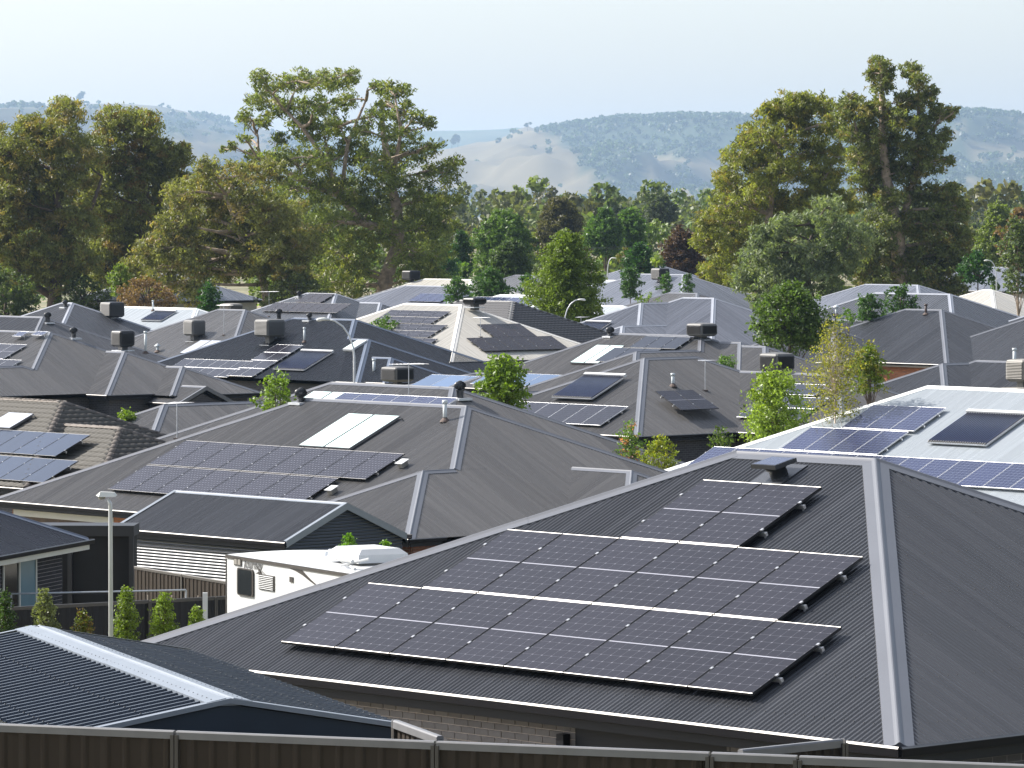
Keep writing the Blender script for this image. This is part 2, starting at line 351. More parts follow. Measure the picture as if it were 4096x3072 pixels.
def edges_of(r, gab, t):
    x0, x1, y0, y1, z = r; w = x1-x0; d = y1-y0
    gx = ('L' in gab) or ('R' in gab); gy = ('F' in gab) or ('B' in gab)
    alongx = gx or (w >= d and not gy)
    E = []
    nF, nB, nL, nR = Vector((0, -t, 1)).normalized(), Vector((0, t, 1)).normalized(), Vector((-t, 0, 1)).normalized(), Vector((t, 0, 1)).normalized()
    if alongx:
        h = d/2; ym = (y0+y1)/2; zr = z+t*h
        a = Vector((x0 if 'L' in gab else x0+h, ym, zr)); b = Vector((x1 if 'R' in gab else x1-h, ym, zr))
        E.append((a, b, nF, nB, 'ridge'))
        if 'L' not in gab: E += [(Vector((x0, y0, z)), a, nF, nL, 'hip'), (Vector((x0, y1, z)), a, nB, nL, 'hip')]
        if 'R' not in gab: E += [(Vector((x1, y0, z)), b, nF, nR, 'hip'), (Vector((x1, y1, z)), b, nB, nR, 'hip')]
    else:
        h = w/2; xm = (x0+x1)/2; zr = z+t*h
        a = Vector((xm, y0 if 'F' in gab else y0+h, zr)); b = Vector((xm, y1 if 'B' in gab else y1-h, zr))
        E.append((a, b, nL, nR, 'ridge'))
        if 'F' not in gab: E += [(Vector((x0, y0, z)), a, nL, nF, 'hip'), (Vector((x1, y0, z)), a, nR, nF, 'hip')]
        if 'B' not in gab: E += [(Vector((x0, y1, z)), b, nL, nB, 'hip'), (Vector((x1, y1, z)), b, nR, nB, 'hip')]
    return E
def cap_mesh(mb, a, b, n1, n2, wing=.17, lift=.014, roll=.036):
    """folded ridge capping: two flat wings and a rounded roll, made of lapped lengths"""
    d = (b-a).normalized(); up = (n1+n2).normalized()
    def side(n):
        s = n.cross(d).normalized()
        if s.dot(up) > 0: s = -s
        if s.z > 0 and abs(s.z) > 1e-6: s = -s
        return s
    s1, s2 = side(n1), side(n2)
    if s1.dot(s2) > .9: s2 = -s2
    prof = [s1*wing + n1*(-.004), s1*wing + n1*lift, s1*(roll+.012) + n1*(lift+.004)]
    for k in range(5):
        w_ = k/4; v = (s1*(1-w_) + s2*w_); prof.append(v*roll*.9 + up*(roll*(.75 + .55*math.sin(math.pi*w_))))
    prof += [s2*(roll+.012) + n2*(lift+.004), s2*wing + n2*lift, s2*wing + n2*(-.004)]
    L_ = (b-a).length; n = max(1, round(L_/3.)); m = len(prof)
    for k in range(n):
        p0 = a + d*(L_*k/n - (.03 if k else 0)); p1 = a + d*(L_*(k+1)/n)
        v = [p0 + q for q in prof] + [p1 + q + up*.003 for q in prof]
        mb.add(v, [(i, i+1, m+i+1, m+i) for i in range(m-1)] + [tuple(range(m)), tuple(reversed(range(m, 2*m)))])
def clip_edge(rects, gabs, i, a, b, t, tie=.006):
    n = 120; ok = []
    for k in range(n+1):
        p = a.lerp(b, k/n); hid = False
        for j, rj in enumerate(rects):
            if j != i and zroof(rj, gabs[j], t, p.x, p.y) >= p.z - tie: hid = True; break
        ok.append(not hid)
    return [(a.lerp(b, s/n), a.lerp(b, e/n)) for s, e in runs(ok)]
def ridge_tiles(parent, a, b, n1, n2, me):
    d = (b-a); L_ = d.length; d = d.normalized(); up = ((n1+n2)/2).normalized(); up = (up - d*up.dot(d)).normalized(); x = d.cross(up)
    n = max(1, int(L_/.38))
    for k in range(n):
        p = a + d*(L_*k/n); inst('ridge_tile', me, parent, mat=Matrix(((x.x, d.x, up.x, p.x), (x.y, d.y, up.y, p.y), (x.z, d.z, up.z, p.z), (0, 0, 0, 1))))
def tile_meshes():
    mb = MB(); w = .30; l = .37; xs = [k*w/6 for k in range(7)]
    prof = [.012 + .030*math.sin(math.pi*k/6)**1.5 if k < 7 else 0 for k in range(7)]
    v = [(x, 0, p+.034) for x, p in zip(xs, prof)] + [(x, l, p+.004) for x, p in zip(xs, prof)] + [(x, 0, p+.002) for x, p in zip(xs, prof)]
    mb.add(v, [(k, k+1, 8+k, 7+k) for k in range(6)] + [(14+k, 15+k, k+1, k) for k in range(6)])
    mc = MB(); n = 7; v = []
    for y, rr in ((-.03, .135), (.40, .115)):
        for k in range(n): th = math.pi*(.12 + .76*k/(n-1)); v.append((math.cos(th)*rr*1.15, y, math.sin(th)*rr - .035))
    v += [(p[0]*.9, p[1], p[2]-.03) for p in v[:n]]
    mc.add(v, [(k+1, k, n+k, n+k+1) for k in range(n-1)] + [(k, k+1, 2*n+k+1, 2*n+k) for k in range(n-1)])
    return mb, mc
def house(key, label, yaw, pitch, rects, roof='mono', cap='monocap', wall='wdark', gab=None, per=.076, ns=6, tiles=0, fasc='fascia', gut=True, wallh=2.45, cat='house', group='houses of the estate', inset=.45, name='house', backs=True, wing=.17):
    t = math.tan(R(pitch)); e1, e2 = axes(yaw); gab = gab or {}
    r0 = rects[0]; cu, cv = (r0[0]+r0[1])/2, (r0[2]+r0[3])/2; zg = min(r[4] for r in rects) - 2.6
    base = e1*cu + e2*cv; base.z = zg
    root = empty(name, label, cat, base, -R(yaw), group)
    rl = [(r[0]-cu, r[1]-cu, r[2]-cv, r[3]-cv, r[4]-zg) for r in rects]; gabs = [gab.get(i, '') for i in range(len(rl))]
    H = dict(root=root, yaw=yaw, pitch=pitch, t=t, rects=rl, cu=cu, cv=cv, zg=zg, e1=e1, e2=e2, rw=rects, gabs=gabs); HOUSES[key] = H
    mb = MB(); mats = M[roof] if not tiles else M['tilebase']
    for i in range(len(rl)):
        if tiles: corr_faces(mb, rl, gabs, i, t, .5, 0, 1, [f for f in 'FRBL' if f not in gabs[i]], .03)
        else:
            corr_faces(mb, rl, gabs, i, t, per, .009 if per < .1 else .012, ns, [f for f in 'FR' if f not in gabs[i]])
            corr_faces(mb, rl, gabs, i, t, .5, 0, 1, [f for f in 'BL' if f not in gabs[i]])
    ro = mb.build('roof', mats, root, smooth=True); H['roof'] = ro
    if tiles:
        mt, mc = tile_meshes(); tm = M['tile'] if tiles == 1 else M['tileg']; me_t = mt.mesh('roof_tile', tm, True); me_c = mc.mesh('ridge_tile', M['tilecap'] if tiles == 1 else M['tilegcap'], True)
        c = 1/math.sqrt(1+t*t); T = []
        for i, r in enumerate(rl):
            for f in 'FRBL':
                if f in gabs[i]: continue
                a0, a1 = face_range(r, f); nrow = int(face_dmax(r, f, (a0+a1)/2, gabs[i])/c/.33)+1
                for row in range(nrow):
                    d = row*.33*c; 
                    for q in range(int((a1-a0)/.3)):
                        a = a0 + q*.3; am = a+.15; dm = d+.12
                        iv = visible_iv(rl, gabs, i, f, t, am)
                        if not any(p-.1 <= dm <= s for p, s in iv): continue
                        # local axes
                        X, Y_ = {'F': ((1,0,0),(0,c,t*c)), 'B': ((-1,0,0),(0,-c,t*c)), 'R': ((0,1,0),(-c,0,t*c)), 'L': ((0,-1,0),(c,0,t*c))}[f]
                        X = Vector(X); Yv = Vector(Y_); Zv = X.cross(Yv)
                        aa = a if f in 'FR' else a+.3
                        x, y = face_pt(r, f, aa, d - .02)
                        T.append((f, Vector((x, y, r[4]+t*(d-.02))), X, Yv, Zv))
        rootm = Matrix.Translation(base) @ Matrix.Rotation(-R(yaw), 4, 'Z'); camp = Vector((0, 0, CAMZ))
        T.sort(key=lambda q: (0 if q[0] in 'FR' else 1, (rootm @ q[1] - camp).length + (0 if abs((rootm @ q[1]).x) < .113*(rootm @ q[1]).y + .5 else 500)))
        for f, p, X, Yv, Zv in T[:300]:
            g = rng.uniform(-.002, .003)
            inst('roof_tile', me_t, ro, mat=Matrix(((X.x, Yv.x, Zv.x, p.x), (X.y, Yv.y, Zv.y, p.y), (X.z, Yv.z, Zv.z, p.z+g), (0, 0, 0, 1))))
        if len(T) > 300:
            tv = np.array([v for v in mt.v]); tf = np.array(mt.f); Vs = []; Fs = []
            for k, (f, p, X, Yv, Zv) in enumerate(T[300:]):
                A = np.array([X, Yv, Zv]); Vs.append(tv @ A + np.array(p)); Fs.append(tf + k*len(tv))
            o = bpy.data.objects.new('tile_field', np_mesh('tile_field', np.concatenate(Vs), np.concatenate(Fs), tm, smooth=True)); link(o, ro); o['kind'] = 'stuff'
    for i, r in enumerate(rl):
        for a, b, n1, n2, kind in edges_of(r, gabs[i], t):
            if (b-a).length < .15: continue
            for p, q in clip_edge(rl, gabs, i, a, b, t):
                if (q-p).length < .15: continue
                if tiles: ridge_tiles(ro, p, q, n1, n2, me_c)
                else:
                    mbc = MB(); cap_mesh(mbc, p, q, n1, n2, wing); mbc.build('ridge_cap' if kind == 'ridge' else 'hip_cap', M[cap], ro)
        # gable trims and walls
        x0, x1, y0, y1, z = r
        for g in (gabs[i]):
            w = (y1-y0) if g in 'LR' else (x1-x0); h = w/2; sgn = 1 if g in 'RB' else -1
            xe = {'L': x0, 'R': x1, 'F': y0, 'B': y1}[g]
            def gp(s, zz, off=0.):
                return Vector((xe+off*sgn, (y0+y1)/2+s, zz)) if g in 'LR' else Vector(((x0+x1)/2+s, xe+off*sgn, zz))
            if wall: mg = MB(); mg.add([gp(-h+.3, z-.2, -.3), gp(h-.3, z-.2, -.3), gp(0, z-.2+t*(h-.3), -.3)], [(0, 1, 2)]); mg.build('gable_wall', M[wall], root)
            for s in (-1, 1):
                a, b = gp(s*h, z), gp(0, z+t*h); u = Vector((0, 0, 1)); o = gp(0, 0, 1)-gp(0, 0, 0)
                mg = MB(); pr = [a-o*.10+u*.03, a+o*.035+u*.035, a+o*.035-u*.16, a+o*.012-u*.16, a+o*.012+u*.01]
                pr2 = [p+(b-a) for p in pr]; m_ = len(pr); mg.add(pr+pr2, [(k, (k+1) % m_, m_+(k+1) % m_, m_+k) for k in range(m_)] + [tuple(range(m_)), tuple(reversed(range(m_, 2*m_)))])
                mg.build('barge_cap', M[cap], ro)
        # eaves
        mg = MB(); mf = MB()
        for g, A, B, o in (('F', (x0, y0), (x1, y0), (0, -1)), ('R', (x1, y0), (x1, y1), (1, 0)), ('B', (x1, y1), (x0, y1), (0, 1)), ('L', (x0, y1), (x0, y0), (-1, 0))):
            if g in gabs[i]: continue
            A = Vector((*A, z-.02)); B = Vector((*B, z-.02)); o = Vector((*o, 0)); u = Vector((0, 0, 1)); dd = (B-A).normalized()
            inn = -o*.05
            for p, q in clip_edge(rl, gabs, i, A+inn, B+inn, t, .3):
                p = p-inn; q = q-inn
                pr = [o*.045-u*.11, o*.125-u*.095, o*.138-u*.004, o*.132+u*.008, o*.120+u*.020, o*.112+u*.01, o*.105-u*.07, o*.05-u*.08]
                mm = len(pr); e0 = p-dd*.1; e3 = q+dd*.1
                mg.add([e0+v for v in pr]+[e3+v for v in pr], [(k, mm+k, mm+(k+1) % mm, (k+1) % mm) for k in (2, 3)], 1); mg.add([e0+v for v in pr]+[e3+v for v in pr], [(k, mm+k, mm+(k+1) % mm, (k+1) % mm) for k in range(mm) if k not in (2, 3)] + [tuple(range(mm)), tuple(reversed(range(mm, 2*mm)))])
                pr = [o*.02-u*.22, o*.042-u*.22, o*.042-u*.0, o*.02-u*.0]; mm = 4
                mf.add([p+v for v in pr]+[q+v for v in pr], [(k, mm+k, mm+(k+1) % mm, (k+1) % mm) for k in range(mm)] + [tuple(range(mm)), tuple(reversed(range(mm, 2*mm)))])
        if gut and mg.v: mg.build('gutter', [M['gutter'], M['blkg']], root)
        if mf.v: mf.build('fascia', M[fasc], root)
        if wall:
            ms = MB(); ms.add([(x0+.02, y0+.02, z-.2), (x1-.02, y0+.02, z-.2), (x1-.02, y1-.02, z-.2), (x0+.02, y1-.02, z-.2)], [(0, 1, 2, 3)]); ms.build('soffit', M['soffit'], root)
            mw = MB(); k = inset + .01*i; mw.box((x0+k, y0+k, z-.21-wallh), (x1-k, y1-k, z-.202)); w = mw.build('wall', M[wall], root)
            if i == 0: H['wall'] = w
    return H
def to_local(H, u, v, z): return Vector((u-H['cu'], v-H['cv'], z-H['zg']))
def face_matrix(key, i, f, a, dist, off=0.):
    """world matrix: x along the face, y up the slope, z off the face; (a, dist) = metres along and up from the eave"""
    H = HOUSES[key]; r = H['rw'][i]; e1, e2 = H['e1'], H['e2']; c = math.cos(R(H['pitch'])); s = math.sin(R(H['pitch'])); Z = Vector((0, 0, 1))
    if f == 'F': X = e1; Y_ = e2*c + Z*s; P = e1*a + e2*(r[2]+dist*c)
    else: X = e2; Y_ = -e1*c + Z*s; P = e2*a + e1*(r[1]-dist*c)
    N = X.cross(Y_); P = P.copy(); P.z = r[4]+dist*s; P += N*off
    return Matrix(((X.x, Y_.x, N.x, P.x), (X.y, Y_.y, N.y, P.y), (X.z, Y_.z, N.z, P.z), (0, 0, 0, 1)))
def brick_field(parent, o, dx, out, length, z0, z1, mat, mortar, skip=None, bw=.23, bh=.076, name='brick', maxn=300):
    """real bricks on a mortar bed. o local origin, dx along, out outward normal"""
    o = Vector(o); dx = Vector(dx); out = Vector(out); u = Vector((0, 0, 1))
    def box(mb, a0, a1, b0, b1, t0, t1):
        vs_ = [o+dx*a+out*t_+u*(b-o.z) for t_ in (t0, t1) for a, b in ((a0, b0), (a1, b0), (a1, b1), (a0, b1))]
        mb.add(vs_, [(0, 1, 2, 3), (7, 6, 5, 4), (0, 4, 5, 1), (1, 5, 6, 2), (2, 6, 7, 3), (3, 7, 4, 0)])
    rect_bits = [(0, length, z0, z1)]
    for s in (skip or []):
        nb = []
        for (a0, a1, b0, b1) in rect_bits:
            if s[0] >= a1 or s[1] <= a0 or s[2] >= b1 or s[3] <= b0: nb.append((a0, a1, b0, b1)); continue
            if s[0] > a0: nb.append((a0, s[0], b0, b1))
            if s[1] < a1: nb.append((s[1], a1, b0, b1))
            x_, y_ = max(a0, s[0]), min(a1, s[1])
            if s[2] > b0: nb.append((x_, y_, b0, s[2]))
            if s[3] < b1: nb.append((x_, y_, s[3], b1))
        rect_bits = nb
    for b in rect_bits: mb = MB(); box(mb, *b, .0, .012); mb.build('mortar', M[mortar], parent)
    half = {}
    def bm(w):
        w = round(w, 2)
        if w not in half:
            m_ = MB(); e = .003
            vs_ = [Vector((x, y, z)) for y in (-.012, 0) for x, z in (((0, 0), (w, 0), (w, bh), (0, bh)) if y < 0 else ((e, e), (w-e, e), (w-e, bh-e), (e, bh-e)))]
            vs_ = [Vector((v.x, -v.y, v.z)) for v in vs_]
            vs_ = [Vector((v.x, .012 if v.y else .020, v.z)) for v in vs_]
            m_.add([Vector((v.x, v.y, v.z)) for v in vs_], [(4, 5, 6, 7), (0, 1, 5, 4), (1, 2, 6, 5), (2, 3, 7, 6), (3, 0, 4, 7)]); half[w] = m_.mesh('brick', M[mat])
        return half[w]
    n = 0; rows = int((z1-z0)/(bh+.01)); L_ = bw+.01
    for k in range(rows):
        b = z1 - (k+1)*(bh+.01)
        x = -(L_/2 if k % 2 else 0.)
        while x < length:
            a0, a1 = max(0, x), min(length, x+bw)
            cut = [(a0, a1)]
            for s in (skip or []):
                if s[2] < b+bh and s[3] > b:
                    nc = []
                    for p, q in cut:
                        if s[0] >= q or s[1] <= p: nc.append((p, q)); continue
                        if s[0]-p > .05: nc.append((p, s[0]))
                        if q-s[1] > .05: nc.append((s[1], q))
                    cut = nc
            for p, q in cut:
                if q-p < .05 or n >= maxn: continue
                P = o + dx*p + u*(b-o.z) + out*rng.uniform(0, .003)
                Mx = Matrix(((dx.x, out.x, 0, P.x), (dx.y, out.y, 0, P.y), (dx.z, out.z, 1, P.z), (0, 0, 0, 1)))
                inst(name, bm(q-p), parent, mat=Mx); n += 1
            x += L_
    return n
# ------------------------------------------------------------------ things on roofs
def panel_mesh(pw, pl, glass, frame, th=.035, fw=.014):
    mb = MB(); e = .006
    mb.box((0, 0, -th), (pw, pl, -.009), 2)
    # rounded frame lip
    for a, b in (((0, 0), (pw, fw)), ((0, pl-fw), (pw, pl)), ((0, fw), (fw, pl-fw)), ((pw-fw, fw), (pw, pl-fw))):
        (x0, y0), (x1, y1) = a, b; o = .004
        if x1-x0 > y1-y0: bv = .0062 if frame == 'blkg' else .003; y1 = y0+bv+.004; v = [(x0, y0, -bv*.54), (x1, y0, -bv*.54), (x1, y0+bv, .0), (x0, y0+bv, .0), (x1, y1, .0), (x0, y1, .0), (x1, y1, -.004), (x0, y1, -.004)]
        else: v = [(x1, y0, -.004), (x1, y1, -.004), (x1-o, y1, 0), (x1-o, y0, 0), (x0+o, y1, 0), (x0+o, y0, 0), (x0, y1, -.004), (x0, y0, -.004)]
        mb.add(v, [(0, 1, 2, 3), (3, 2, 4, 5), (5, 4, 6, 7)], 0 if x1-x0 > y1-y0 else 2)
    mb.add([(fw, fw, -.0025), (pw-fw, fw, -.0025), (pw-fw, pl-fw, -.0025), (fw, pl-fw, -.0025)], [(0, 1, 2, 3)], 1, [(0, 0), (1, 0), (1, 1), (0, 1)])
    return mb.mesh('solar_panel', [M[frame], M[glass], M['blkd' if frame[:3] == 'blk' else frame]])
_pm = {}
def solar_array(label, key, i, f, a0, d0, rows, pw=1.04, pl=1.62, glass='g_mono', frame='blk', off=.13, gap=.02, tilt=0., brackets=True, group=None, offs=None, rowgap=.02, land=False):
    """rows: list (bottom row first) of (first column, number of panels); offs: x shift per row"""
    Mx = face_matrix(key, i, f, a0, d0, off)
    if tilt: Mx = Mx @ Matrix.Rotation(R(tilt), 4, 'X')
    root = empty('solar_array', label, 'solar panels', mat=Mx, group=group or 'solar arrays on the roofs')
    k = (pw, pl, glass, frame)
    if k not in _pm: _pm[k] = panel_mesh(*k)
    cm = MB(); cm.box((-.018, -.022, -.01), (.018, .022, .005)); cme = cm.mesh('clamp', M['alu'])
    bm_ = MB(); bm_.box((0, -.012, -off+.01), (.012, .012, -.05)); bm_.tube([(.02, 0, -.07), (.02, 0, -.035)], .012, 6); bme = bm_.mesh('bracket', M['alu'])
    for ri, (c0, n) in enumerate(rows):
        y = ri*(pl+rowgap); xo = (offs[ri] if offs else 0.)
        for c in range(c0, c0+n):
            inst('solar_panel', _pm[k], root, (xo + c*(pw+gap), y, 0))
        for q in (.27, .73):
            yy = y + pl*q
            mr = MB(); mr.box((xo + c0*(pw+gap)-.06, yy-.02, -.085), (xo + (c0+n)*(pw+gap)+.05, yy+.02, -.036)); mr.build('rail', M['alu'], root)
            if brackets:
                inst('bracket', bme, root, (xo + (c0+n)*(pw+gap), yy, 0))
                for c in range(c0, c0+n+1): inst('clamp', cme, root, (xo + c*(pw+gap)-gap/2, yy, .002))
    return root
def tube_collector(label, key, i, f, a0, d0, w, l, n=24, off=.14, group='evacuated tube water heaters'):
    root = empty('tube_collector', label, 'solar water heater', mat=face_matrix(key, i, f, a0, d0, off), group=group)
    mb = MB(); mb.box((-.03, l-.02, -.06), (w+.03, l+.13, .07)); mb.build('manifold', M['whitep'], root)
    mb = MB(); mb.box((0, -.04, -.06), (w, .02, -.02)); mb.build('bottom_rail', M['galv'], root)
    t = MB(); t.tube([(0, 0, 0), (0, .03, 0), (0, l-.02, 0)], [.02, .03, .03], 7); me = t.mesh('glass_tube', [M['tube']], True)
    e = MB(); e.tube([(0, -.03, 0), (0, .04, 0)], [.02, .03], 6); me2 = e.mesh('end_cap', M['coolt'])
    for k in range(n):
        x = (k+.5)*w/n; o = inst('glass_tube', me, root, (x, 0, 0)); inst('end_cap', me2, o)
    for x in (.05, w-.05):
        mb = MB(); mb.box((x-.02, 0, -.09), (x+.02, l, -.05)); mb.build('frame_rail', M['galv'], root)
    mb = MB(); mb.box((.02, .02, -.10), (w-.02, l-.05, -.092)); mb.build('reflector', M['coolt'], root)
    return root
def flat_collector(label, key, i, f, a0, d0, pw, pl, n, mat='coll', off=.12, tilt=0., group='flat water heating collectors'):
    Mx = face_matrix(key, i, f, a0, d0, off)
    if tilt: Mx = Mx @ Matrix.Rotation(R(tilt), 4, 'X')
    root = empty('flat_collector', label, 'solar water heater', mat=Mx, group=group)
    for k in range(n):
        mb = MB(); x = k*(pw+.05); mb.box((x, 0, -.08), (x+pw, pl, -.003), 0); mb.box((x+.025, .025, -.003), (x+pw-.025, pl-.025, .003), 1); mb.build('collector_panel', [M['blk'], M[mat]], root)
    mb = MB(); mb.tube([(n*(pw+.05), pl-.12, -.04), (n*(pw+.05)+.15, pl-.12, -.02), (n*(pw+.05)+.2, pl-.12, -off)], .02, 6); mb.build('pipe', M['vent'], root)
    return root
def upright(key, i, f, a, d): return face_matrix(key, i, f, a, d).translation.copy(), -R(HOUSES[key]['yaw'])
def flue(label, key, i, f, a, d, h=.6, r=.055, mat='pipe', cone=False):
    p, rz = upright(key, i, f, a, d); root = empty('flue_pipe', label, 'flue', p, rz, 'flue pipes on the roofs')
    mb = MB(); mb.tube([(0, 0, -.05), (0, 0, h)], r, 12); mb.build('pipe', M[mat], root, True)
    mb = MB()
    if cone: mb.lathe([(r*2.4, h-.06), (r*2.4, h-.04), (.0, h+.12)], 12)
    else: mb.lathe([(r*.9, h-.08), (r*1.35, h-.08), (r*1.35, h+.03), (r*.6, h+.03), (0.0, h+.02)], 12)
    mb.build('cap', M[mat], root, True)
    mb = MB(); mb.lathe([(r*2.6, -.02), (r*2.2, .03), (r*1.1, .10), (r*1.1, .12)], 12); mb.build('flashing', M['rubber'], root)
    return root
def turbine(label, key, i, f, a, d, r=.17, h=.25, mat='vent', loc=None):
    r *= .66; h *= .8; p, rz = upright(key, i, f, a, d); root = empty('turbine_vent', label, 'roof vent', p, rz, 'spinning roof vents')
    mb = MB(); mb.lathe([(r*.75, -.1), (r*.75, h), (r*.95, h+.02), (r*.95, h+.05)], 16); mb.build('neck', M[mat], root, True)
    mb = MB(); nb = 20
    for k in range(nb):
        a0 = 2*math.pi*k/nb; pts = []
        for j in range(7):
            th = math.pi*(.08+.84*j/6); rr = r*1.25*math.sin(th)+.01; z = h+.05+r*.95-r*.95*math.cos(math.pi-th)
            for da, dr in ((0, 1.), (.27, .86)): pts.append((rr*dr*math.cos(a0+da+.25*j/6), rr*dr*math.sin(a0+da+.25*j/6), z))
        mb.add(pts, [(2*j, 2*j+1, 2*j+3, 2*j+2) for j in range(6)])
    mb.build('turbine_vanes', M[mat], root, True)
    mb = MB(); mb.lathe([(r*.5, h+.05+r*1.86), (r*.3, h+.06+r*1.95), (0, h+.06+r*1.97)], 12); mb.build('top_plate', M[mat], root)
    mb = MB(); mb.box((-.3, -.3, -.10), (.3, .3, -.02)); mb.build('flashing', M['galv' if mat == 'vent' else mat], root)
    return root
def cooler(label, key, i, f, a, d, w=1.15, hh=.85, lift=.55, mat='cool', frame=None, rz=None):
    w *= .8; hh *= .98; lift *= .45; p, rz0 = upright(key, i, f, a, d); root = empty('evaporative_cooler', label, 'roof cooler', p, rz0 if rz is None else rz, 'evaporative coolers on the roofs')
    h = w/2; z0 = lift; z1 = lift+hh
    mb = MB(); k = h-.03; b = .07
    prof = [(k-.10, z0-.04), (k, z0+.05), (k, z1-.08), (k-.04, z1-.02), (k-.16, z1+.015), (0, z1+.04)]
    for (ra, za), (rb, zb) in zip(prof, prof[1:]):
        def ring(r_, z): c_ = min(b, r_*.5); return [(-r_+c_, -r_, z), (r_-c_, -r_, z), (r_, -r_+c_, z), (r_, r_-c_, z), (r_-c_, r_, z), (-r_+c_, r_, z), (-r_, r_-c_, z), (-r_, -r_+c_, z)]
        mb.add(ring(ra, za)+ring(max(rb, .01), zb), [(q, (q+1) % 8, 8+(q+1) % 8, 8+q) for q in range(8)])
    mb.box((-k+.12, -k+.12, z0-.05), (k-.12, k-.12, z0+.02)); mb.build('cabinet', M[frame or mat], root)
    dark = M['vent']
    for q in range(4):
        rot = Matrix.Rotation(q*math.pi/2, 4, 'Z')
        mb = MB(); n = 11; zz0, zz1 = z0+.08, z1-.10
        mb.box((-k+.09, -h+.024, zz0), (k-.09, -h+.028, zz1), 1, rot)
        for s_ in range(n):
            z = zz0+(zz1-zz0)*(s_+.5)/n; dz = (zz1-zz0)/n*.36
            v = [(-k+.08, -h+.02, z+dz), (k-.08, -h+.02, z+dz), (k-.08, -h-.02, z-dz*.6), (-k+.08, -h-.02, z-dz*.6), (-k+.08, -h+.01, z-dz), (k-.08, -h+.01, z-dz)]
            mb.add([rot @ Vector(x) for x in v], [(0, 3, 2, 1), (3, 4, 5, 2)], 0)
        mb.build('louvre_panel', [M[mat], dark], root)
    mb = MB(); mb.box((-.18, -.18, -.35), (.18, .18, z0)); mb.build('duct', M['vent' if mat == 'coold' else mat], root)
    mb = MB(); mb.box((-.42, -.42, -.22), (.42, .42, -.17)); mb.build('flashing', M['galv'], root)
    return root
def antenna(label, key, i, f, a, d, h=1.2, L_=1.1, rz=0., n=9):
    p, _ = upright(key, i, f, a, d); root = empty('tv_antenna', label, 'antenna', p, rz, 'television antennas')
    mb = MB(); mb.tube([(0, 0, -.05), (0, 0, h)], .016, 6); mb.build('mast', M['galv'], root)
    mb = MB(); mb.tube([(-L_*.55, 0, h-.06), (L_*.45, 0, h-.06)], .012, 5)
    mb.build('boom', M['alu'], root)
    mb = MB()
    for k in range(n):
        x = -L_*.52+L_*.95*k/(n-1); w = .18+.22*k/(n-1); mb.tube([(x, -w, h-.04), (x, w, h-.04)], .006, 4)
    mb.build('elements', M['alu'], root)
    mb = MB(); mb.box((-.1, -.1, -.01), (.1, .1, .03)); mb.build('foot', M['rubber'], root)
    return root
# ================================================================== THE ESTATE
Y8 = 48.4; P24 = 24.6
# ---- foreground house
house('front', 'dark grey steel house in front carrying the largest black solar array', 47.7, P24, [(-47.21, -33.25, 35.92, 47.42, 5.83)], 'mono', 'monocap', 'wdark', ns=10, inset=.18)
solar_array('large stepped black solar array on the nearest dark roof', 'front', 0, 'F', -44.27, .51, [(0, 8), (1, 6), (3, 2)], 1.03, 1.60, 'g_mono', 'blkg', .125, .019, rowgap=.022)
H = HOUSES['front']; r = H['rects'][0]; wl_ = H['wall']
# powered ridge vent with its own solar panel
def solar_vent(label, key, i, f, a, d):
    Mx = face_matrix(key, i, f, a, d, 0); root = empty('solar_roof_vent', label, 'roof vent', mat=Mx)
    mb = MB(); mb.box((-.30, -.24, -.03), (.24, .30, .02)); mb.build('flashing', M['mono'], root)
    mb = MB(); mb.lathe([(.12, 0), (.115, .12), (.15, .13), (.15, .16)], 18); mb.build('neck', M['vent'], root, True)
    T_ = Matrix.Translation((-.02, .0, .215)) @ Matrix.Rotation(R(-12), 4, 'X')
    mb = MB(); mb.box((-.215, -.20, -.055), (.215, .20, .0), 0, T_); mb.build('hood', M['vent'], root)
    mb = MB(); mb.add([T_ @ Vector(p) for p in ((-.2, -.18, .003), (.2, -.18, .003), (.2, .18, .003), (-.2, .18, .003))], [(0, 1, 2, 3)], 0, [(0, 0), (1, 0), (1, 1), (0, 1)]); mb.build('solar_cell_face', M['g_poly'], root)
solar_vent('square black vent with its own small solar panel by the nearest ridge', 'front', 0, 'F', -40.2, 5.78)
# brick front wall of the near house (local frame, faces -y)
x0, x1, y0, y1, z = r; yw = y0 + .18; xl = x0 + .18; Lw = x1 - .18 - xl
def xs(u): return u - H['cu'] - xl      # along-wall coordinate from world u
patio = (xs(-38.55), xs(-36.05), 0, z-.42); win = (xs(-40.9), xs(-39.9), z-1.62-.2, z-1.55)
brick_field(wl_, (xl, yw, 0), (1, 0, 0), (0, -1, 0), Lw, z-2.3, z-.24, 'bgrey', 'mgrey', [(patio[0], patio[1], -1, z-.42+.3), (xs(-40.95), xs(-39.9), z-2.6, z-1.52), (xs(-35.5), 99, -1, 99), (-1, xs(-43.9), -1, 99)], maxn=300)
mb = MB(); mb.box((xl+patio[0], yw-.02, z-.62), (xl+Lw-.1, yw+.22, z-.24)); mb.build('lintel_beam', M['fascia'], H['root'])
mb = MB(); mb.box((xl+patio[0]+.02, yw-.022, 0), (xl+patio[1]-.02, yw-.018, z-.62)); mb.build('doorway_shade', M['black'], H['root'])  # flat black sheet paints in the shade of the opening
pt = mb = MB(); mb.box((xl+patio[0]+1.0, yw-.05, .4), (xl+patio[1]-.1, yw-.026, z-.95)); pn = mb.build('window', M['olive'], H['root'])
mb = MB(); mb.box((xl+patio[0]+1.55, yw-.065, .4), (xl+patio[0]+1.62, yw-.05, z-.95)); mb.build('frame', M['fascia'], pn)
mb = MB(); mb.box((xl+xs(-40.9), yw-.03, z-2.4), (xl+xs(-39.9), yw-.022, z-1.56)); mb.build('window', M['glassw'], H['root'])
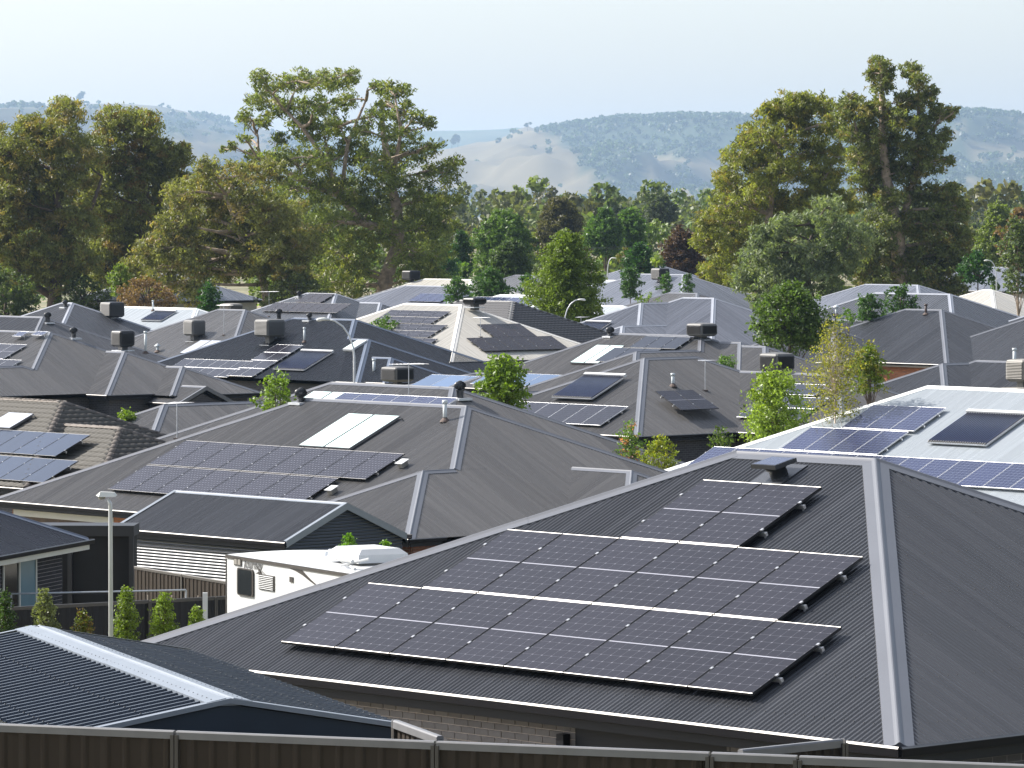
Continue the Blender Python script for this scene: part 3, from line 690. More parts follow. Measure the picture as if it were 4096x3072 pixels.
mb = MB(); mb.box((xl+xs(-38.75), yw-.14, 0), (xl+xs(-38.63), yw-.03, z-.35)); mb.box((xl+xs(-38.77), yw-.17, z-.62), (xl+xs(-38.61), yw-.02, z-.50)); mb.build('downpipe', M['gutter'], H['root'])
# roof screws on the near roof: three rows of hex heads per face
def screws(key, i, f, rowsd, step=.152):
    H_ = HOUSES[key]; r_ = H_['rects'][i]; t_ = H_['t']; c_ = 1/math.sqrt(1+t_*t_); mb = MB(); a0_, a1_ = face_range(r_, f)
    for sd in rowsd:
        d = sd*c_; k = 0; a = math.ceil(a0_/.076)*.076
        while a < a1_:
            if d < face_dmax(r_, f, a, '') - .12:
                x, y = face_pt(r_, f, a, d); zz = r_[4]+t_*d+.0085
                mb.add([(x-.008, y-.008, zz), (x+.008, y-.008, zz), (x+.008, y+.008, zz), (x-.008, y+.008, zz), (x, y, zz+.009)], [(0, 1, 4), (1, 2, 4), (2, 3, 4), (3, 0, 4)])
            k += 1; a += step if sd < .5 else (step if k % 3 else step*2)
    o = mb.build('roof_screws', M['fascia'], H_['roof']); o['kind'] = 'stuff'
screws('front', 0, 'F', (.35, 1.25, 2.15, 3.05, 3.95, 4.85, 5.75)); screws('front', 0, 'R', (.35, 1.25, 2.15, 3.05, 3.95, 4.85, 5.75))
# ---- middle house
house('middle', 'long grey hip roof house behind the dark shed with two panel rows', Y8, P24, [(-120.6, -98.3, 84.59, 98.99, 2.27), (-105.4, -98.29, 83.35, 93.0, 2.27), (-108.0, -95.65, 89.35, 96.05, 2.27)], 'brown', 'monocap', 'wred', ns=8, wallh=2.5)
solar_array('two row black solar array with white dots on the long grey roof', 'middle', 0, 'F', -115.55, 1.02, [(0, 8), (0, 9)], 1.187, 1.70, 'g_sun', 'blk', .13, .02, rowgap=.06)
flat_collector('pair of pale glass water heating panels on the long grey roof', 'middle', 0, 'F', -110.0, 4.62, 1.22, 2.26, 2)
flue('tall grey vent pipe beside the ridge end of the long grey roof', 'middle', 0, 'F', -105.45, 6.9, .62, .065)
turbine('dark spinning vent at the left end of the long grey ridge', 'middle', 0, 'F', -113.4, 7.7, .24, .1)
def iso_box(label, key, i, f, a, d):
    Mx = face_matrix(key, i, f, a, d, .05); root = empty('isolator_box', label, 'isolator', mat=Mx, group='isolator boxes beside the solar arrays')
    mb = MB(); mb.box((-.10, -.12, -.03), (.12, .12, .10)); mb.build('box', M['coolt'], root)
    mb = MB(); mb.box((-.16, -.16, .12), (.17, .17, .14)); mb.build('rain_shroud', M['whitep'], root)
iso_box('cream isolator box under a shroud by the upper row of the long grey roof', 'middle', 0, 'F', -104.2, 3.9)
iso_box('cream isolator box under a shroud by the lower row of the long grey roof', 'middle', 0, 'F', -105.45, 2.0)
H = HOUSES['middle']; r = H['rects'][0]; x0, x1, y0, y1, z = r; yw = y0+.45; xl = x0+.45
def mu(u): return u-H['cu']-xl
root = H['root']
# open patio at the left end: beams, piers, recessed wall
for a, b in ((-120.0, -114.6), (-113.6, -110.4)):
    mb = MB(); mb.box((a-H['cu'], yw-.06, z-.50), (b-H['cu'], yw+.1, z-.30)); mb.build('patio_beam', M['fasciaw'], root)
for a, b, m_ in ((-114.75, -113.85, 'borange'), (-110.55, -109.9, 'borange'), (-108.9, -106.5, 'bred')):
    mb = MB(); mb.box((a-H['cu'], yw-.02, 0), (b-H['cu'], yw+.4, z-.25)); p_ = mb.build('pier', M['mlight'], root)
    brick_field(p_, (a-H['cu'], yw-.02, 0), (1, 0, 0), (0, -1, 0), b-a, z-1.75, z-.28, m_, 'mlight', maxn=150)
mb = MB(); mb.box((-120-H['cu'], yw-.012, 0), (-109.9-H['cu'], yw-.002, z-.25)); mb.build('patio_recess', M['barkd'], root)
mb = MB(); mb.box((-118.3-H['cu'], yw-.06, .2), (-117.2-H['cu'], yw-.02, z-.7)); wn_ = mb.build('window', M['coolt'], root)
mb = MB(); mb.box((-117.3-H['cu'], yw-.08, .2), (-117.1-H['cu'], yw-.061, z-.7)); mb.build('frame', M['pipe'], wn_)
sg = empty('wall_sign', 'white board with red script hanging in the brick patio', 'sign', (0, 0, 0))
sg.rotation_euler = (0, 0, -R(Y8)); Pw = H['e1']*(-115.6) + H['e2']*(84.59+.38); sg.location = (Pw.x, Pw.y, z+H['zg']-1.35)
mb = MB(); mb.box((-.45, -.02, 0), (.45, .0, .75)); mb.build('board', M['whitep'], sg)
def text_obj(body, size, mat, parent, loc, rot, shear=0., ext=.002):
    c = bpy.data.curves.new('lettering', 'FONT'); c.body = body; c.size = size; c.extrude = ext; c.shear = shear; c.resolution_u = 3
    tmp = bpy.data.objects.new('lettering', c); col.objects.link(tmp); bpy.context.view_layer.update(); me = bpy.data.meshes.new_from_object(tmp.evaluated_get(bpy.context.evaluated_depsgraph_get())); bpy.data.objects.remove(tmp)
    me.materials.clear(); me.materials.append(M[mat]); o = bpy.data.objects.new('lettering', me); link(o, parent); o.location = loc; o.rotation_euler = rot; return o
M['redp'] = plain('red_paint', (.45, .04, .05), .5); M['greyp'] = plain('grey_decal', (.10, .10, .10), .4)
text_obj('ling', .3, 'redp', sg, (-.3, -.023, .42), (R(90), 0, 0), .4); text_obj('bella', .3, 'redp', sg, (-.35, -.023, .12), (R(90), 0, 0), .4)
# white covered barbecue on the patio
def rough_box(name, label, cat, loc, rz, sx, sy, sz, mat, group=None):
    o_ = empty(name, label, cat, loc, rz, group); mb = MB(); n = 14; V = []
    for j in range(5):
        zz = sz*j/4
        for k in range(n*2):
            t_ = k/(n*2)*2*math.pi; cx, sy_ = math.cos(t_), math.sin(t_); q = (abs(cx)**8+abs(sy_)**8)**(-1/8)
            V.append((sx/2*cx*q*(1+.03*math.sin(5*t_+j)), sy/2*sy_*q*(1+.03*math.cos(4*t_)), zz*(1+.05*math.sin(3*t_)) if j == 4 else zz))
    V.append((0, 0, sz*.93)); m_ = n*2
    mb.add(V, [(j*m_+k, j*m_+(k+1) % m_, (j+1)*m_+(k+1) % m_, (j+1)*m_+k) for j in range(4) for k in range(m_)] + [(4*m_+k, 4*m_+(k+1) % m_, 5*m_) for k in range(m_)]); mb.build('fabric_cover', mat, o_); return o_
Pw = H['e1']*(-111.9) + H['e2']*(84.0); rough_box('covered_barbecue', 'white fabric cover over patio furniture between the brick piers', 'cover', (Pw.x, Pw.y, H['zg']+.1), -R(Y8), 2.4, .8, 1.75, M['whitep'])
mw = MB(); 
H = HOUSES['middle']; r = H['rects'][1]; 
brick_field(H['wall'], (r[1]-.45-.004, r[2]+.5, 0), (0, 1, 0), (1, 0, 0), 5.0, r[4]-1.5, r[4]-.24, 'bred', 'mlight', maxn=260)
# ---- second row
house('behind', 'grey hip roof house directly behind the long grey roof', Y8, P24, [(-129.68, -109.14, 93.48, 107.48, 2.4)], 'brown', 'monocap', 'wdark')
flat_collector('pale glass water heating panels left of the antenna on the roof behind', 'behind', 0, 'F', -122.6, 4.8, 1.0, 2.0, 2)
solar_array('row of blue solar panels with white frames just above the long ridge', 'behind', 0, 'F', -120.45, 4.85, [(0, 6)], .98, 1.6, 'g_poly', 'sil', .3)
antenna('antenna standing on the grey roof behind the long ridge', 'behind', 0, 'F', -117.7, 6.94, 1.15, 1.3, .5)
turbine('dark spinning vent on the right slope behind the long grey ridge', 'behind', 0, 'R', 100.2, 7.0, .24, .25)
antenna('antenna at the left end of the roof behind the tiled house', 'behind', 0, 'F', -126.0, 3.0, 1.3, 1.3, 1.2)
house('low', 'low grey hip roof between the tiled house and the long grey roof', Y8, P24, [(-144.54, -137.34, 103.4, 130.6, 2.4)], 'brown', 'monocap', 'wdark')
# ---- left cluster
house('left', 'grey brown house at left with three stepped hips and a small gable', Y8, P24, [(-208.9, -181.5, 129.07, 141.47, 2.6), (-192.5, -179.82, 133.0, 141.46, 2.55), (-186.0, -178.35, 135.9, 141.45, 2.5), (-186., -177.3, 135.5, 138.9, 2.15), (-187.2, -181.49, 112.0, 134.0, 2.6)], 'brown', 'monocap', 'wdark', {3: 'R'})
solar_array('upper blue panel row at the left edge on the stepped grey roof', 'left', 0, 'F', -190.9, 3.5, [(0, 3)], 1.1, 1.65, 'g_mono', 'sil')
solar_array('lower blue panel row at the left edge on the stepped grey roof', 'left', 0, 'F', -190.9, 1.85, [(0, 4)], 1.1, 1.6, 'g_mono', 'sil', offs=[.6])
solar_array('one small tilted panel just under the left ridge', 'left', 0, 'F', -189.6, 5.8, [(0, 1)], .75, .55, 'g_poly', 'sil', .25)
solar_array('two tiny tilted panels beside the ridge end at left', 'left', 0, 'F', -188.2, 6.0, [(0, 2)], .45, .45, 'g_poly', 'sil', .25)
turbine('black spinning vent beside the dark cooler at left', 'left', 0, 'R', 136.3, 6.2, .24, .2)
cooler('dark cooler half hidden behind the stepped left ridge', 'left', 0, 'R', 138.6, 5.0, 1.2, .8, .1, 'coold')
flue('grey vent pipe behind the stepped left ridge', 'left', 0, 'R', 139.5, 4.2, 1.1, .07)
house('left2', 'grey hip roof house behind the stepped roof at left', Y8, P24, [(-238.7, -210.7, 149.5, 162.5, 2.4)], 'mono', 'monocap', 'wdark')
turbine('black spinning vent on the ridge end of the second left roof', 'left2', 0, 'R', 155.9, 6.5, .26, .25)
antenna('thin antenna in front of the second left roof', 'left2', 0, 'F', -221, 4., 1.2, 1.1, 1.)
house('leftback', 'dark roofed house with a black cooler under the gum trees', Y8, P24, [(-257.96, -244.8, 176.59, 188.59, 2.6), (-262, -252, 172, 180, 2.6)], 'mono', 'bluecap', 'wtan', ns=4)
cooler('large black cooler on the dark roof below the left gum trees', 'leftback', 0, 'R', 184.6, 4.6, 1.6, 1.0, -.2, 'coold')
turbine('small dark spinning vent on the dark roof below the gum trees', 'leftback', 0, 'F', -250.9, 6.0, .22, .15)
solar_array('faded panel row on the dark roof left of the white roof', 'leftback', 1, 'F', -260, .4, [(0, 3)], 1.0, 1.6, 'g_poly', 'sil', .12)
house('white2', 'white steel hip roof house at left in front of the gum trees', Y8, P24, [(-259.83, -239.65, 183.29, 195.29, 2.2), (-251.6, -245.6, 179.6, 192., 2.2)], 'white', 'whitecap', 'wrender', ns=4)
tube_collector('blue tube collector on the white roof at left', 'white2', 0, 'F', -249.3, 4.4, 2.3, 1.4, 18)
flue('thin flue behind the white ridge at left', 'white2', 0, 'F', -250.0, 6.1, .7, .06)
cooler('low beige cooler behind the white ridge at left', 'white2', 0, 'F', -241.6, 6.4, 1.5, .45, .1, 'coolt')
house('grey2', 'mid grey hip roof house with a large square cooler', Y8, P24, [(-233.76, -218.04, 170.38, 183.38, 2.4)], 'brown', 'monocap', 'wdark', ns=4)
cooler('large ribbed grey cooler on the mid grey roof', 'grey2', 0, 'F', -224.9, 3.0, 1.35, .95, .5, 'cool')
flue('short capped flue below the ribbed cooler', 'grey2', 0, 'F', -226.3, 1.0, .42, .09, 'pipe', True)
antenna('antenna right of the ribbed grey cooler', 'grey2', 0, 'F', -222.6, 3.6, 1.9, 1.0, .9)
flat_collector('pale collector lying below the ribbed grey cooler', 'grey2', 0, 'F', -223.7, .75, 1.05, 1.85, 2, 'collg')
# ---- dark roof with coolers
house('dark', 'near black hip roof house with a big round shouldered cooler', Y8, P24, [(-208.27, -189.23, 155.45, 169.05, 2.4), (-200.5, -187.62, 155.46, 164.7, 2.4), (-196, -186.0, 156.05, 161.35, 2.4)], 'dark', 'darkcap', 'wdark')
cooler('biggest ribbed cooler standing on the near black roof', 'dark', 0, 'F', -200.2, 4.4, 1.65, .95, .75, 'cool')
flue('thin white flue right of the biggest cooler', 'dark', 0, 'F', -197.2, 4.5, .8, .06)
turbine('dark spinning vent above the biggest cooler', 'dark', 0, 'F', -202.2, 6.9, .24, .5)
turbine('small dark vent on the near black ridge', 'dark', 0, 'F', -199.9, 7.3, .2, .1)
solar_array('wide glossy two row array low on the near black roof', 'dark', 0, 'F', -204.8, -.30, [(0, 6), (0, 6)], 1.02, 1.0, 'g_grid', 'sil')
solar_array('column of glossy panels rising beside the blue tubes', 'dark', 0, 'F', -198.9, -.1, [(0, 2), (0, 2), (0, 2), (0, 2)], 1.15, .98, 'g_grid', 'sil')
tube_collector('deep blue tube collector on the near black roof', 'dark', 0, 'F', -195.9, .95, 2.7, 2.2, 22)
def skylight(label, key, i, f, a, d, w, l):
    root = empty('skylight', label, 'skylight', mat=face_matrix(key, i, f, a, d, 0)); mb = MB(); mb.box((0, 0, -.05), (w, l, .12)); mb.build('frame', M['whitep'], root); mb = MB(); mb.box((.06, .06, .12), (w-.06, l-.06, .13)); mb.build('glass', M['coll'], root)
skylight('white skylight near the stepped ridge of the near black roof', 'dark', 0, 'F', -192.8, 3.6, .8, 1.2)
flue('grey flue low on the near black roof', 'dark', 1, 'R', 157.3, .9, .8, .08)
cooler('low dark slatted cooler behind the grey ridge', 'dark', 1, 'F', -184.5, .2, 1.7, .75, .2, 'coold', 'cool')
# ---- tiled and cream houses
house('tile0', 'grey tiled house with brown black panels under the gum trees', Y8, P24, [(-285.26, -271.64, 222.01, 232.01, 2.8), (-280.4, -269.12, 224.73, 231.73, 2.8), (-274.5, -263.5, 226, 233, 2.8)], 'mono', 'bluecap', 'wtan', per=.25, ns=4)
solar_array('upper pair of brown black panels on the grey tiled roof', 'tile0', 0, 'F', -279.6, 3.6, [(0, 3)], 1.05, 1.65, 'g_brn', 'blk')
solar_array('long brown black panel row on the grey tiled roof', 'tile0', 0, 'F', -281.9, 1.9, [(0, 9)], 1.03, 1.6, 'g_brn', 'blk')
turbine('small vent left of the brown black panels', 'tile0', 0, 'F', -280.6, 4.9, .22, .1)
antenna('antenna in front of the brown black panels', 'tile0', 0, 'F', -280.2, 1.2, 2.0, 1.6, .6)
house('cream', 'cream steel hip roof house in the centre', Y8, P24, [(-209.18, -191.0, 164.99, 177.99, 3.2)], 'cream', 'creamcap', 'wrender')
solar_array('highest block of panels on the left slope of the cream roof', 'cream', 0, 'F', -202.6, 4.4, [(0, 5), (0, 5)], 1.04, .83, 'g_mono', 'blk', group='panels on the cream roof')
solar_array('middle block of panels on the left slope of the cream roof', 'cream', 0, 'F', -199.9, 2.64, [(0, 4), (0, 4)], 1.03, .83, 'g_mono', 'blk', group='panels on the cream roof')
solar_array('lowest panel strip on the left slope of the cream roof', 'cream', 0, 'F', -198.2, .95, [(0, 3), (0, 3)], 1.15, .8, 'g_mono', 'blk', group='panels on the cream roof')
solar_array('stepped brown black array on the right slope of the cream roof', 'cream', 0, 'R', 168.25, 1.0, [(0, 6), (2, 3)], 1.06, 1.68, 'g_brn', 'blk', group='panels on the cream roof')
antenna('thin antenna beside the array on the cream roof', 'cream', 0, 'R', 169.6, 3.0, 1.15, .9, .9)
cooler('low black cooler behind the cream ridge', 'cream', 0, 'F', -196.6, 7.35, 1.35, .35, .02, 'coold')
house('tile1', 'grey concrete tile hip roof house right of the cream roof', Y8, P24, [(-228.82, -211.74, 187.37, 199.37, 3.0)], wall='wtan', tiles=2)
house('patio', 'low dark roof with pale blue panels below the cream house', Y8, 14, [(-181, -166.5, 151.6, 158.6, 2.3)], 'mono', 'monocap', 'wdark')
solar_array('pale blue tilted panels left on the low dark roof', 'patio', 0, 'F', -178.8, .15, [(0, 5)], 1.5, 1.6, 'g_sky', 'sil', .25, tilt=6)
solar_array('pale blue panels right on the low dark roof', 'patio', 0, 'F', -174.0, .15, [(0, 5)], 1.3, 1.6, 'g_sky', 'sil', .5, tilt=6)
# ---- centre right
house('blue', 'blue grey hip roof house with three stepped faces', Y8, P24, [(-227.26, -211.3, 204.96, 217.96, 2.8), (-227.25, -215.75, 202.51, 218, 2.8), (-221.1, -215.72, 200.99, 212, 2.8)], 'bluegrey', 'bluecap', 'wrender')
tube_collector('blue tube collector low on the blue grey roof', 'blue', 1, 'F', -223.7, .95, 2.45, 2.1, 20)
flue('grey flue low on the blue grey roof', 'blue', 0, 'F', -214.77, 1.6, .6, .07)
antenna('antenna in front of the blue grey tube collector', 'blue', 1, 'F', -221.5, .3, 1.7, 1.3, 1.2)
house('centre', 'mid grey hip roof house with glossy black panels right of centre', Y8, P24, [(-175.72, -157.32, 151.7, 163.7, 2.6), (-166.51, -157.33, 147.34, 160.5, 2.6), (-170, -155.83, 153.01, 163.69, 2.6), (-167, -154.12, 153.05, 163.09, 2.6)], 'brown', 'monocap', 'wdark')
solar_array('glossy all black panels at the ridge right of centre', 'centre', 0, 'F', -166.9, 4.85, [(0, 3)], 1.12, 1.35, 'g_blk', 'blk')
solar_array('second row of glossy all black panels right of centre', 'centre', 0, 'F', -166.95, 3.2, [(0, 3)], 1.12, 1.6, 'g_blk', 'blk', offs=[-.9])
flat_collector('pale green water heating panels left of the glossy black panels', 'centre', 0, 'F', -169.45, 3.0, 1.0, 2.04, 2)
turbine('black spinning vent at the left end of the ridge right of centre', 'centre', 0, 'F', -169.8, 6.35, .26, .1)
cooler('dark slatted cooler behind the ridge right of centre', 'centre', 0, 'F', -163.3, 6.6, 1.5, .6, .1, 'coold', 'cool')
house('tubes', 'grey hip roof house with tube collector and flat right face', Y8, P24, [(-139.57, -127.62, 119.82, 134.67, 2.9), (-139, -121.87, 125.25, 134.65, 2.9)], 'brown', 'monocap', 'wdark', ns=8)
solar_array('six column dotted array low on the tube collector roof', 'tubes', 0, 'F', -137.1, .5, [(0, 6)], 1.13, 1.66, 'g_grid', 'sil', group=None)
tube_collector('grey brown tube collector with a white header on the grey roof', 'tubes', 0, 'F', -135.1, 2.6, 2.35, 1.95, 24, .2)
solar_array('lone four panel block on the flat right face of the grey roof', 'tubes', 0, 'R', 123.2, 1.38, [(0, 2)], 1.03, 1.66, 'g_mono', 'blk', .35)
flue('white flue above the lone four panel block', 'tubes', 0, 'R', 125.2, 4.05, .5, .07)
antenna('antenna with rusty foot on the flat right face', 'tubes', 0, 'R', 126.6, 3.6, 1.25, 1.0, 1.3)
solar_array('black panel rows seen through the birch', 'tubes', 1, 'F', -129.6, 3.1, [(0, 2)], 1.7, .95, 'g_blk', 'sil')
solar_array('lower black panel rows seen through the birch', 'tubes', 1, 'F', -128.6, 1.0, [(0, 2), (0, 2)], 1.7, .95, 'g_blk', 'sil')
cooler('slatted grey cooler behind the right ridge by the birch', 'tubes', 1, 'F', -130.3, 5.3, 1.4, .7, .1, 'coold', 'cool')
# ---- right
house('right', 'tall dark grey hip roof house at right with orange brick', Y8, P24, [(-195.8, -179.87, 193.5, 206.47, 2.7), (-199.04, -186, 193.52, 203.4, 2.7), (-196.21, -186.45, 190.9, 198.9, 2.7), (-186, -168.0, 200.06, 206.42, 2.7), (-179.9, -160., 192.5, 206, 2.7)][:4], 'mono', 'monocap', 'wtan', fasc='coolt')
H = HOUSES['right']; r = H['rects'][0]
brick_field(H['wall'], (r[1]-6.6, r[2]+.45, 0), (1, 0, 0), (0, -1, 0), 5.6, r[4]-1.3, r[4]-.24, 'borange', 'mlight', maxn=280)
flue('short brown flue on the tall dark grey roof', 'right', 0, 'F', -187.1, 6.5, .6, .08, 'pipeb')
house('rightback', 'wide grey tile profile roof behind the tall dark roof', Y8, P24, [(-215.06, -194.32, 209.84, 223.84, 3.0)], 'mono', 'bluecap', 'wtan', per=.25, ns=6)
flue('capped flue above the trees on the wide grey roof', 'rightback', 0, 'F', -208.5, 4.2, .6, .1, 'pipe', True)
house('rightmid', 'flat looking dark roof with two green vents at right', Y8, P24, [(-186, -172.5, 196, 222, 2.8)], 'mono', 'monocap', 'wdark', ns=4)
turbine('green grey spinning vent on the dark roof at right', 'rightmid', 0, 'R', 206.2, 6.6, .26, .3, 'ventg')
turbine('second green grey vent at the right edge', 'rightmid', 0, 'R', 209.9, 6.6, .26, .3, 'ventg')
house('rightfar', 'dark roof with blue panels at the far right edge', Y8, P24, [(-193.35, -177.23, 213.34, 227.34, 3.4), (-200, -180, 216, 226, 3.4)], 'mono', 'bluecap', 'wdark', ns=4)
solar_array('wide blue panel field on the roof at the far right edge', 'rightfar', 0, 'R', 214.5, 1.5, [(0, 9), (2, 7)], 1.05, 1.7, 'g_sky', 'blk')
house('slat', 'grey hip roof house with two beige coolers behind the white roof', Y8, P24, [(-145.43, -137.43, 147.86, 157.76, 2.8), (-145.42, -124.0, 149.6, 158.1, 2.8), (-139, -128, 141.5, 151, 2.8)][:2], 'mono', 'monocap', 'wdark')
flue('white flue with a wide cap behind the beige coolers', 'slat', 1, 'F', -138.2, 3.9, .95, .08)
cooler('tall ribbed beige cooler at the right edge', 'slat', 1, 'F', -136.4, 2.3, 1.45, .95, .6, 'coolt')
cooler('low ribbed beige cooler in front of the tall one', 'slat', 1, 'F', -135.6, .9, 1.7, .35, .5, 'coolt')
house('white', 'large white steel hip roof house at right with blue panels', Y8, P24, [(-105.2, -83.3, 96.96, 111.76, 2.7)], 'white', 'whitecap', 'wrender', ns=8, fasc='fasciaw')
solar_array('top row of three blue panels on the large white roof', 'white', 0, 'F', -98.72, 4.92, [(0, 3)], 1.02, 1.6, 'g_poly', 'sil', group='blue arrays on the large white roof')
solar_array('middle row of four blue panels on the large white roof', 'white', 0, 'F', -99.95, 3.3, [(0, 4)], 1.03, 1.55, 'g_poly', 'sil', group='blue arrays on the large white roof')
solar_array('long lowest row of blue panels on the large white roof', 'white', 0, 'F', -102.8, 1.68, [(0, 14)], 1.04, 1.55, 'g_poly', 'sil', group='blue arrays on the large white roof')
tube_collector('dark blue tube collector with a white header on the large white roof', 'white', 0, 'F', -94.5, 4.3, 2.4, 1.95, 24)
# ---- tiled house at left
house('tile2', 'brown concrete tile house at the left edge with blue black panels', Y8, P24, [(-148.92, -125.72, 89.57, 100.77, 2.2), (-134.4, -122.58, 90.18, 98.18, 2.2)], wall='wdark', tiles=1)
solar_array('upper blue black panel row on the brown tiled roof', 'tile2', 0, 'F', -133.1, 2.1, [(0, 5)], 1.28, 1.64, 'g_nvy', 'blk')
solar_array('lower blue black panel row on the brown tiled roof', 'tile2', 0, 'F', -132.8, .26, [(0, 6)], 1.28, 1.64, 'g_nvy', 'blk')
flat_collector('tilted pale collector above the panels on the brown tiled roof', 'tile2', 0, 'F', -132.9, 3.75, 1.5, 1.15, 1, 'collg', .2)
# ---- far houses
far = [('f1', 'long pale grey tiled roof far off at centre right', [(-307.38, -287.46, 275.1, 289.1, 3.)], 'bluegrey', 'bluecap', .25), ('f2', 'far pale blue hip roof behind the conical trees', [(-320.42, -307.42, 286., 296., 3.)], 'white', 'whitecap', .076), ('f3', 'far white roofed house beside the tall gum', [(-317.59, -299.23, 260.12, 272.12, 3.)], 'cream', 'creamcap', .076),
       ('f4', 'far grey hip roof in front of the autumn gum', [(-267.51, -254.19, 244.82, 254.82, 3.)], 'brown', 'monocap', .076), ('f5', 'far brown grey roof left of the round tree', [(-351.38, -338.38, 303., 313., 3.)], 'brown', 'monocap', .25), ('f6', 'far tiled roof at the right edge between the trees', [(-344.53, -326.65, 362.64, 374.64, 3.)], 'bluegrey', 'bluecap', .25),
       ('f7', 'far pale roof behind the blue panels at right', [(-244.97, -231.95, 255.08, 267.08, 3.)], 'cream', 'creamcap', .076), ('f8', 'far light blue roof under the pear tree', [(-262.5, -249., 232., 240., 2.7)], 'white', 'whitecap', .076),
       ('f9', 'far pale blue roof left of the round green trees', [(-300, -282, 243, 255, 2.8)], 'bluegrey', 'bluecap', .076), ('f10', 'far white roof with blue panels behind the grey tiles', [(-262, -248, 222, 232, 3.2)], 'white', 'whitecap', .076),
       ('f11', 'far grey roof half hidden behind the left gums', [(-360, -345, 262, 274, 3)], 'bluegrey', 'bluecap', .25), ('f12', 'far pale walled house under the left gum', [(-330, -316, 205, 215, 4.2)], 'white', 'whitecap', .25),
       ('f13', 'far grey roof seen under the right gums', [(-270, -252, 268, 280, 3)], 'bluegrey', 'bluecap', .25), ('f14', 'far roof between the gums and the power pole', [(-380, -364, 345, 357, 3.)], 'bluegrey', 'bluecap', .25)]
for key, lab, rc, rm, cm_, per in far: house(key, lab, Y8, 22.5, rc, rm, cm_, 'wrender', per=per, ns=4 if per > .1 else 3)
solar_array('small blue array on the far white roof beside the tall gum', 'f9', 0, 'F', -290, 3, [(0, 4)], 1.04, 1.7, 'g_poly', 'blk')
solar_array('blue panels on the far white roof behind the grey tiles', 'f10', 0, 'F', -259, 1.5, [(0, 8), (0, 7)], 1.04, 1.6, 'g_poly', 'sil')
solar_array('panel pair on the far light blue roof', 'f8', 0, 'F', -259, 1.2, [(0, 3)], 1.04, 1.7, 'g_blk', 'sil')
cooler('dark cooler on the far pale grey tiled roof', 'f1', 0, 'F', -296, 6, 1.6, 1.0, .4, 'coold')
cooler('dark cooler on the far white roof by the tall gum', 'f3', 0, 'F', -313, 6, 1.6, .8, .3, 'coold')
# ---- left edge house with dark bricks
e1_, e2_ = axes(17.2); cw = Vector((-9.82, 104.6, 0)); uu, vv = cw.dot(e1_), cw.dot(e2_)
house('edge', 'dark brick house at the left edge with a pale fascia', 17.2, 24.6, [(uu-9, uu, vv-14, vv, 4.02)], 'navy', 'navycap', 'wdark', fasc='fasciaw', ns=6, wallh=2.8)
H = HOUSES['edge']; r = H['rects'][0]; xw = r[1]-.45; z = r[4]
brick_field(H['wall'], (xw, r[3]-6.0, 0), (0, 1, 0), (1, 0, 0), 5.5, z-2.55, z-.24, 'bdark', 'mlight', [(2.05, 3.95, z-2.32, z-.2)], maxn=300)
mb = MB(); mb.box((xw, r[3]-3.95, z-2.32), (xw+.03, r[3]-2.05, z-.26)); w_ = mb.build('window', M['glassw'], H['root'])
mb = MB(); mb.box((xw+.03, r[3]-3.0, z-2.27), (xw+.036, r[3]-2.1, z-.33)); mb.build('blind', M['glassb'], w_)
mb = MB()
for a, b, c_, d_ in ((-3.95, -2.05, -2.32, -2.25), (-3.95, -2.05, -.33, -.26), (-2.11, -2.05, -2.25, -.33), (-3.95, -3.89, -2.25, -.33), (-3.06, -3.0, -2.25, -.33)): mb.box((xw+.02, r[3]+a, z+c_), (xw+.06, r[3]+b, z+d_))
mb.build('frame', M['fasciaw'], w_)
# ================================================================== SHEDS, FENCES, CARAVAN
# gable garden shed with ribbed walls
house('shed', 'dark ribbed steel garage with a gable roof behind the caravan', 47.4, 23.5, [(-102.1, -94.5, 78.55, 82.9, 2.62)], 'mono', 'shedcap', None, {0: 'LR'}, ns=8, cat='shed', group='sheds', inset=.05, name='shed', wing=.10)
e1s, e2s = axes(Y8); f1s, f2s = axes(47.7)
H = HOUSES['shed']; r = H['rects'][0]; x0, x1, y0, y1, z = r; root = H['root']; t = H['t']
def ribbed(o, dx, out, L_, z0, ztop, mat, parent, amp=.012, per=.086, name='wall_cladding', vertical=False):
    """horizontal corrugated cladding; ztop(a) gives the top at distance a"""
    mb = MB(); o, dx, out = Vector(o), Vector(dx), Vector(out); zt = max(ztop(a) for a in (0, L_/2, L_)); n = int((zt-z0)/per*6)
    for k in range(n):
        za, zb = z0+(zt-z0)*k/n, z0+(zt-z0)*(k+1)/n
        def span(zz):
            xs_ = [a for a in np.linspace(0, L_, 120) if ztop(a) >= zz]
            return (min(xs_), max(xs_)) if xs_ else (L_/2, L_/2)
        (p, q), (p2, q2) = span(za), span(zb); wa, wb = amp*math.cos(2*math.pi*za/per), amp*math.cos(2*math.pi*zb/per)
        def P(a, zz, w): v = o+dx*a+out*w; v.z = zz; return v
        mb.add([P(p, za, wa), P(q, za, wa), P(q2, zb, wb), P(p2, zb, wb)], [(0, 1, 2, 3)])
    return mb.build(name, M[mat], parent, smooth=True)
ribbed((x0+.05, y0+.08, 0), (1, 0, 0), (0, -1, 0), x1-x0-.1, -.6, lambda a: z-.06, 'shed', root)
hw = (y1-y0)/2
ribbed((x1-.08, y0+.08, 0), (0, 1, 0), (1, 0, 0), y1-y0-.16, -.6, lambda a: z-.08+t*(hw-.08-abs(a-hw+.08)), 'shed', root)
mb = MB(); mb.box((x0+.15, y0+.2, -.6), (x1-.2, y1-.2, z-.1)); mb.build('inner_frame', M['shedtrim'], root)
mb = MB(); mb.box((x1-.12, y0+.03, -.6), (x1-.05, y0+.10, z-.02)); mb.build('corner_flashing', M['shedtrim'], root)
